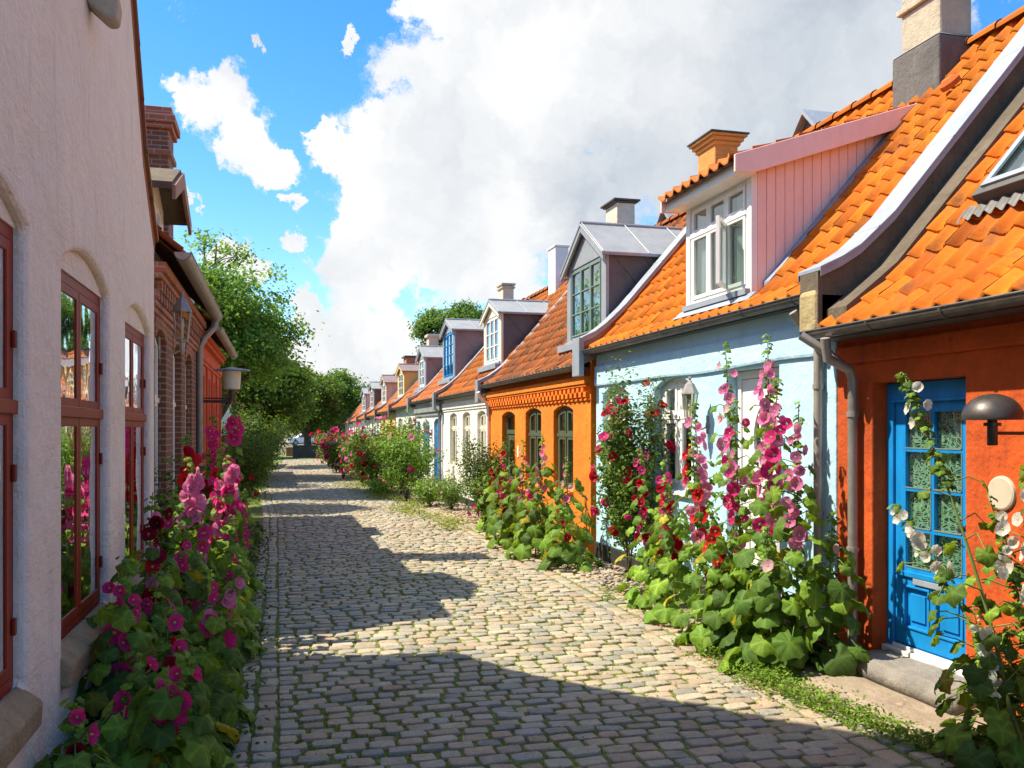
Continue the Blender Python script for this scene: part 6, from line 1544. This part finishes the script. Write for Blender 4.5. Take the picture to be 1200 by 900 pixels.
tree(-1.3, 36.0, 6, 'dark bushy tree overhanging the left side of the street', (-1.0, 36, 3.9, 2.0, 3, 2.1), .2, 1.8, 30000, .14, 2, 1.5, dens=1.0)
tree(-.9, 47.0, 6, 'dark tree farther along the left side of the street', (-.2, 47, 3.6, 2.0, 3, 2.1), .2, 1.6, 24000, .16, 3, 1.6, dens=1.0)
tree(2.0, 63.5, 6, 'dark round-crowned tree closing the street behind the low wall', (2.0, 63.5, 3.5, 2.5, 2.5, 2.3), .3, 1.4, 32000, .17, 4, 1.3, dens=1.3)
tree(5.5, 77, 7, 'sunlit yellow-green tree right of the round-crowned tree', (5.6, 77, 3.6, 2.9, 3, 3.1), .25, 1.5, 26000, .2, 5, 1.7, dens=1.3)
tree(12.0, 60, 11, 'bright green tree showing above the roofs of the small dormers', (11.9, 60, 7.9, 2.9, 2.7, 2.4), .3, 4, 26000, .19, 6, 1.7, dens=1.3)
BG_ = 'trees closing the view behind the street end'
for i, (x, y, z, r, tn, lb_) in enumerate([(-9, 95, 4.2, 5.5, .8, 'dark background tree at the far left of the street end'), (-2.5, 128, 4.5, 5.0, .7, 'dark background tree left behind the white car'), (4.5, 135, 4, 4.5, .8, 'background tree directly behind the parked cars'),
                                   (12, 122, 4, 4.5, 1.1, 'lighter background tree right behind the parked cars'), (18, 112, 3.6, 4.5, 1.3, 'light green background tree hidden partly by the last roof'), (-3.8, 62, 3.8, 3.2, .6, 'dark tree behind the white garden wall')]):
    tree(x, y, z+r, lb_, (x, y, z, r, r, r*.95), .3, 1.6, 16000, .055*r+.02, 60+i, tn, dens=1.3, group=BG_)
rr = MB(); rr.plate(lambda a, b, c: (a, c, b), [(8,-.05),(16,-.05),(16,5.2),(12,8),(8,5.2)], [], 150, 158); fr_ = empty('distant_house', (12,150,0), 'distant reddish house glimpsed between the far trees', 'house'); rr.build('wall', M['brick_red'], fr_)
rr = MB(); rr.plate(lambda a, b, c: (a, c, b), [(7.6,5.0),(12,8.15),(16.4,5.0),(16.4,5.3),(12,8.5),(7.6,5.3)], [], 149.8, 158.2); rr.col = (1,1,1); rr.build('roof', M['wall_brickred'], fr_)

# ------------------------------------------------------------------ small ground things
def near_gap(n, y0, y1, x0, x1, rn, pw=1.): return x0+rn.rand(n)*(x1-x0), y0+rn.rand(n)**pw*(y1-y0)
def joint_moss():
    rn = np.random.RandomState(77); P_ = []
    for (sx, sy, hx, hy, an, _) in ALLST:
        if sy > 24: continue
        k = noise.noise(Vector((sx*1.0, sy*.8, 4)))+.6*noise.noise(Vector((sx*3.1, sy*3, 9))); n_ = int(max(0, (k+.42)*(44 if sy < 13 else 18)))
        for _q in range(n_):
            if rn.rand() < .45: P_.append((sx+(hx+.010)*rn.choice((-1,1))+rn.normal(0,.004), sy+rn.uniform(-1,1)*hy))
            else: P_.append((sx+rn.uniform(-1,1)*hx, sy+(hy+.010)*rn.choice((-1,1))+rn.normal(0,.004)))
    X, Y = np.array(P_).T; n = len(X)
    Z = np.array([gz(a, b) for a, b in zip(X, Y)])-.002+rn.rand(n)*.014
    N_ = rn.normal(0, .55, (n,3))+np.array([0,0,1.]); s = rn.uniform(.007, .018, n)*(1+.03*Y)
    gr = np.array([(.22,.30,.02),(.30,.38,.03),(.15,.21,.02),(.38,.40,.05)]); cols = gr[rn.randint(0,4,n)]*rn.uniform(.7,1.3,(n,1))
    V, F, C = scatter(SLV, SLF, rot_from(N_, rn.rand(n)*6.28), np.stack([X,Y,Z],1), s, cols)
    tag(fast_mesh('moss', V, F, M['leaf'], None, C), 'green moss and tiny weeds in the joints of the cobbles', 'moss', kind='stuff')
joint_moss()
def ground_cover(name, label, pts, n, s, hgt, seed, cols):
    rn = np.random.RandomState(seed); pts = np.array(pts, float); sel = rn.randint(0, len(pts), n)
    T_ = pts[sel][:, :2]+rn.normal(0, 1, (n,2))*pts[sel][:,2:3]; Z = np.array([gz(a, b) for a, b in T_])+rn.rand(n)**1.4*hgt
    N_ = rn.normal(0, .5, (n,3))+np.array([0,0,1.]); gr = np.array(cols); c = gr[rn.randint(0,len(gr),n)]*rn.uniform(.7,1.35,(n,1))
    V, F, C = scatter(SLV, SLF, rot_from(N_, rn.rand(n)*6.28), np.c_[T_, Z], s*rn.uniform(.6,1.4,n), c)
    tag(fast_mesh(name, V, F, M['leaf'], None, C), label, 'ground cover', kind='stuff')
ground_cover('ground_cover', 'bright green low weeds along the edge of the stone slab', [(3.76-.02*i, 4.6+.17*i, .06+.006*i) for i in range(11)]+[(3.7,6.5,.12),(3.65,6.75,.12),(3.75,6.3,.1),(3.6,7.0,.08),(3.62,6.1,.08)], 5200, .026, .11, 1, [(.16,.28,.03),(.22,.36,.04),(.11,.2,.02)])
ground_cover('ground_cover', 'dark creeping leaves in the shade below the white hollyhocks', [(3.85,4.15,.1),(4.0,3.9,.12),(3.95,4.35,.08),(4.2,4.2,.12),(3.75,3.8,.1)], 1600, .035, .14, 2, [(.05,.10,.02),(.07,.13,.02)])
ground_cover('ground_cover', 'yellow-green weeds and grass at the foot of the far right bushes', [(3.2+.3*math.sin(i), 17+i*.8, .22) for i in range(26)]+[(2.6,27,.3),(2.5,29,.3),(2.4,31,.3),(2.6,25,.2)], 7000, .05, .12, 3, [(.22,.30,.04),(.15,.24,.03),(.28,.28,.06)])
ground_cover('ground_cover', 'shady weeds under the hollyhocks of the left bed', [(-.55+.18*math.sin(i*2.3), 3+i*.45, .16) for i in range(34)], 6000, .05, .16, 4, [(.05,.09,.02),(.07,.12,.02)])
ground_cover('ground_cover', 'grassy fringe at the left far edge of the cobbles', [(-.7+.1*math.sin(i), 24+i*.9, .2) for i in range(28)], 5000, .05, .10, 6, [(.16,.22,.03),(.11,.18,.03)])
ground_cover('ground_cover', 'small weeds among the pebbles by the blue plinth', [(3.7,9.0,.05),(3.8,10.0,.07),(3.62,8.2,.06),(4.3,10.6,.08),(3.65,9.6,.05),(4.25,9.8,.06)], 900, .02, .07, 5, [(.14,.24,.03),(.2,.3,.04)])
def petals():
    rn = np.random.RandomState(9); cl = [(3.62,6.6,.16,110),(3.55,7.3,.14,60),(3.5,8.4,.12,40),(3.3,9.4,.2,30),(3.65,11.6,.2,60),(3.5,13.0,.2,40),(3.55,6.0,.2,30),(-.12,5.0,.08,14),(0,4.6,.1,8),(2.8,7,.8,16),(3.2,12,.4,30),(.0,6.2,.1,8)]
    X = []; 
    for (a, b, s, n) in cl: X += [(a+rn.normal(0,s), b+rn.normal(0,s*1.8)) for _ in range(n)]
    X = np.array(X); n = len(X); Z = np.array([gz(a, b) for a, b in X])+.022; N_ = rn.normal(0,.25,(n,3))+np.array([0,0,1.])
    pal = np.array([(.70,.05,.22),(.78,.22,.40),(.55,.02,.10)]); V, F, C = scatter(SLV, SLF, rot_from(N_, rn.rand(n)*6.28), np.c_[X, Z], rn.uniform(.012,.03,n), pal[rn.randint(0,3,n)])
    tag(fast_mesh('fallen_petals', V, F, M['petal'], None, C), 'fallen magenta petals scattered on the cobbles under the hollyhocks', 'petals', kind='stuff')
petals()
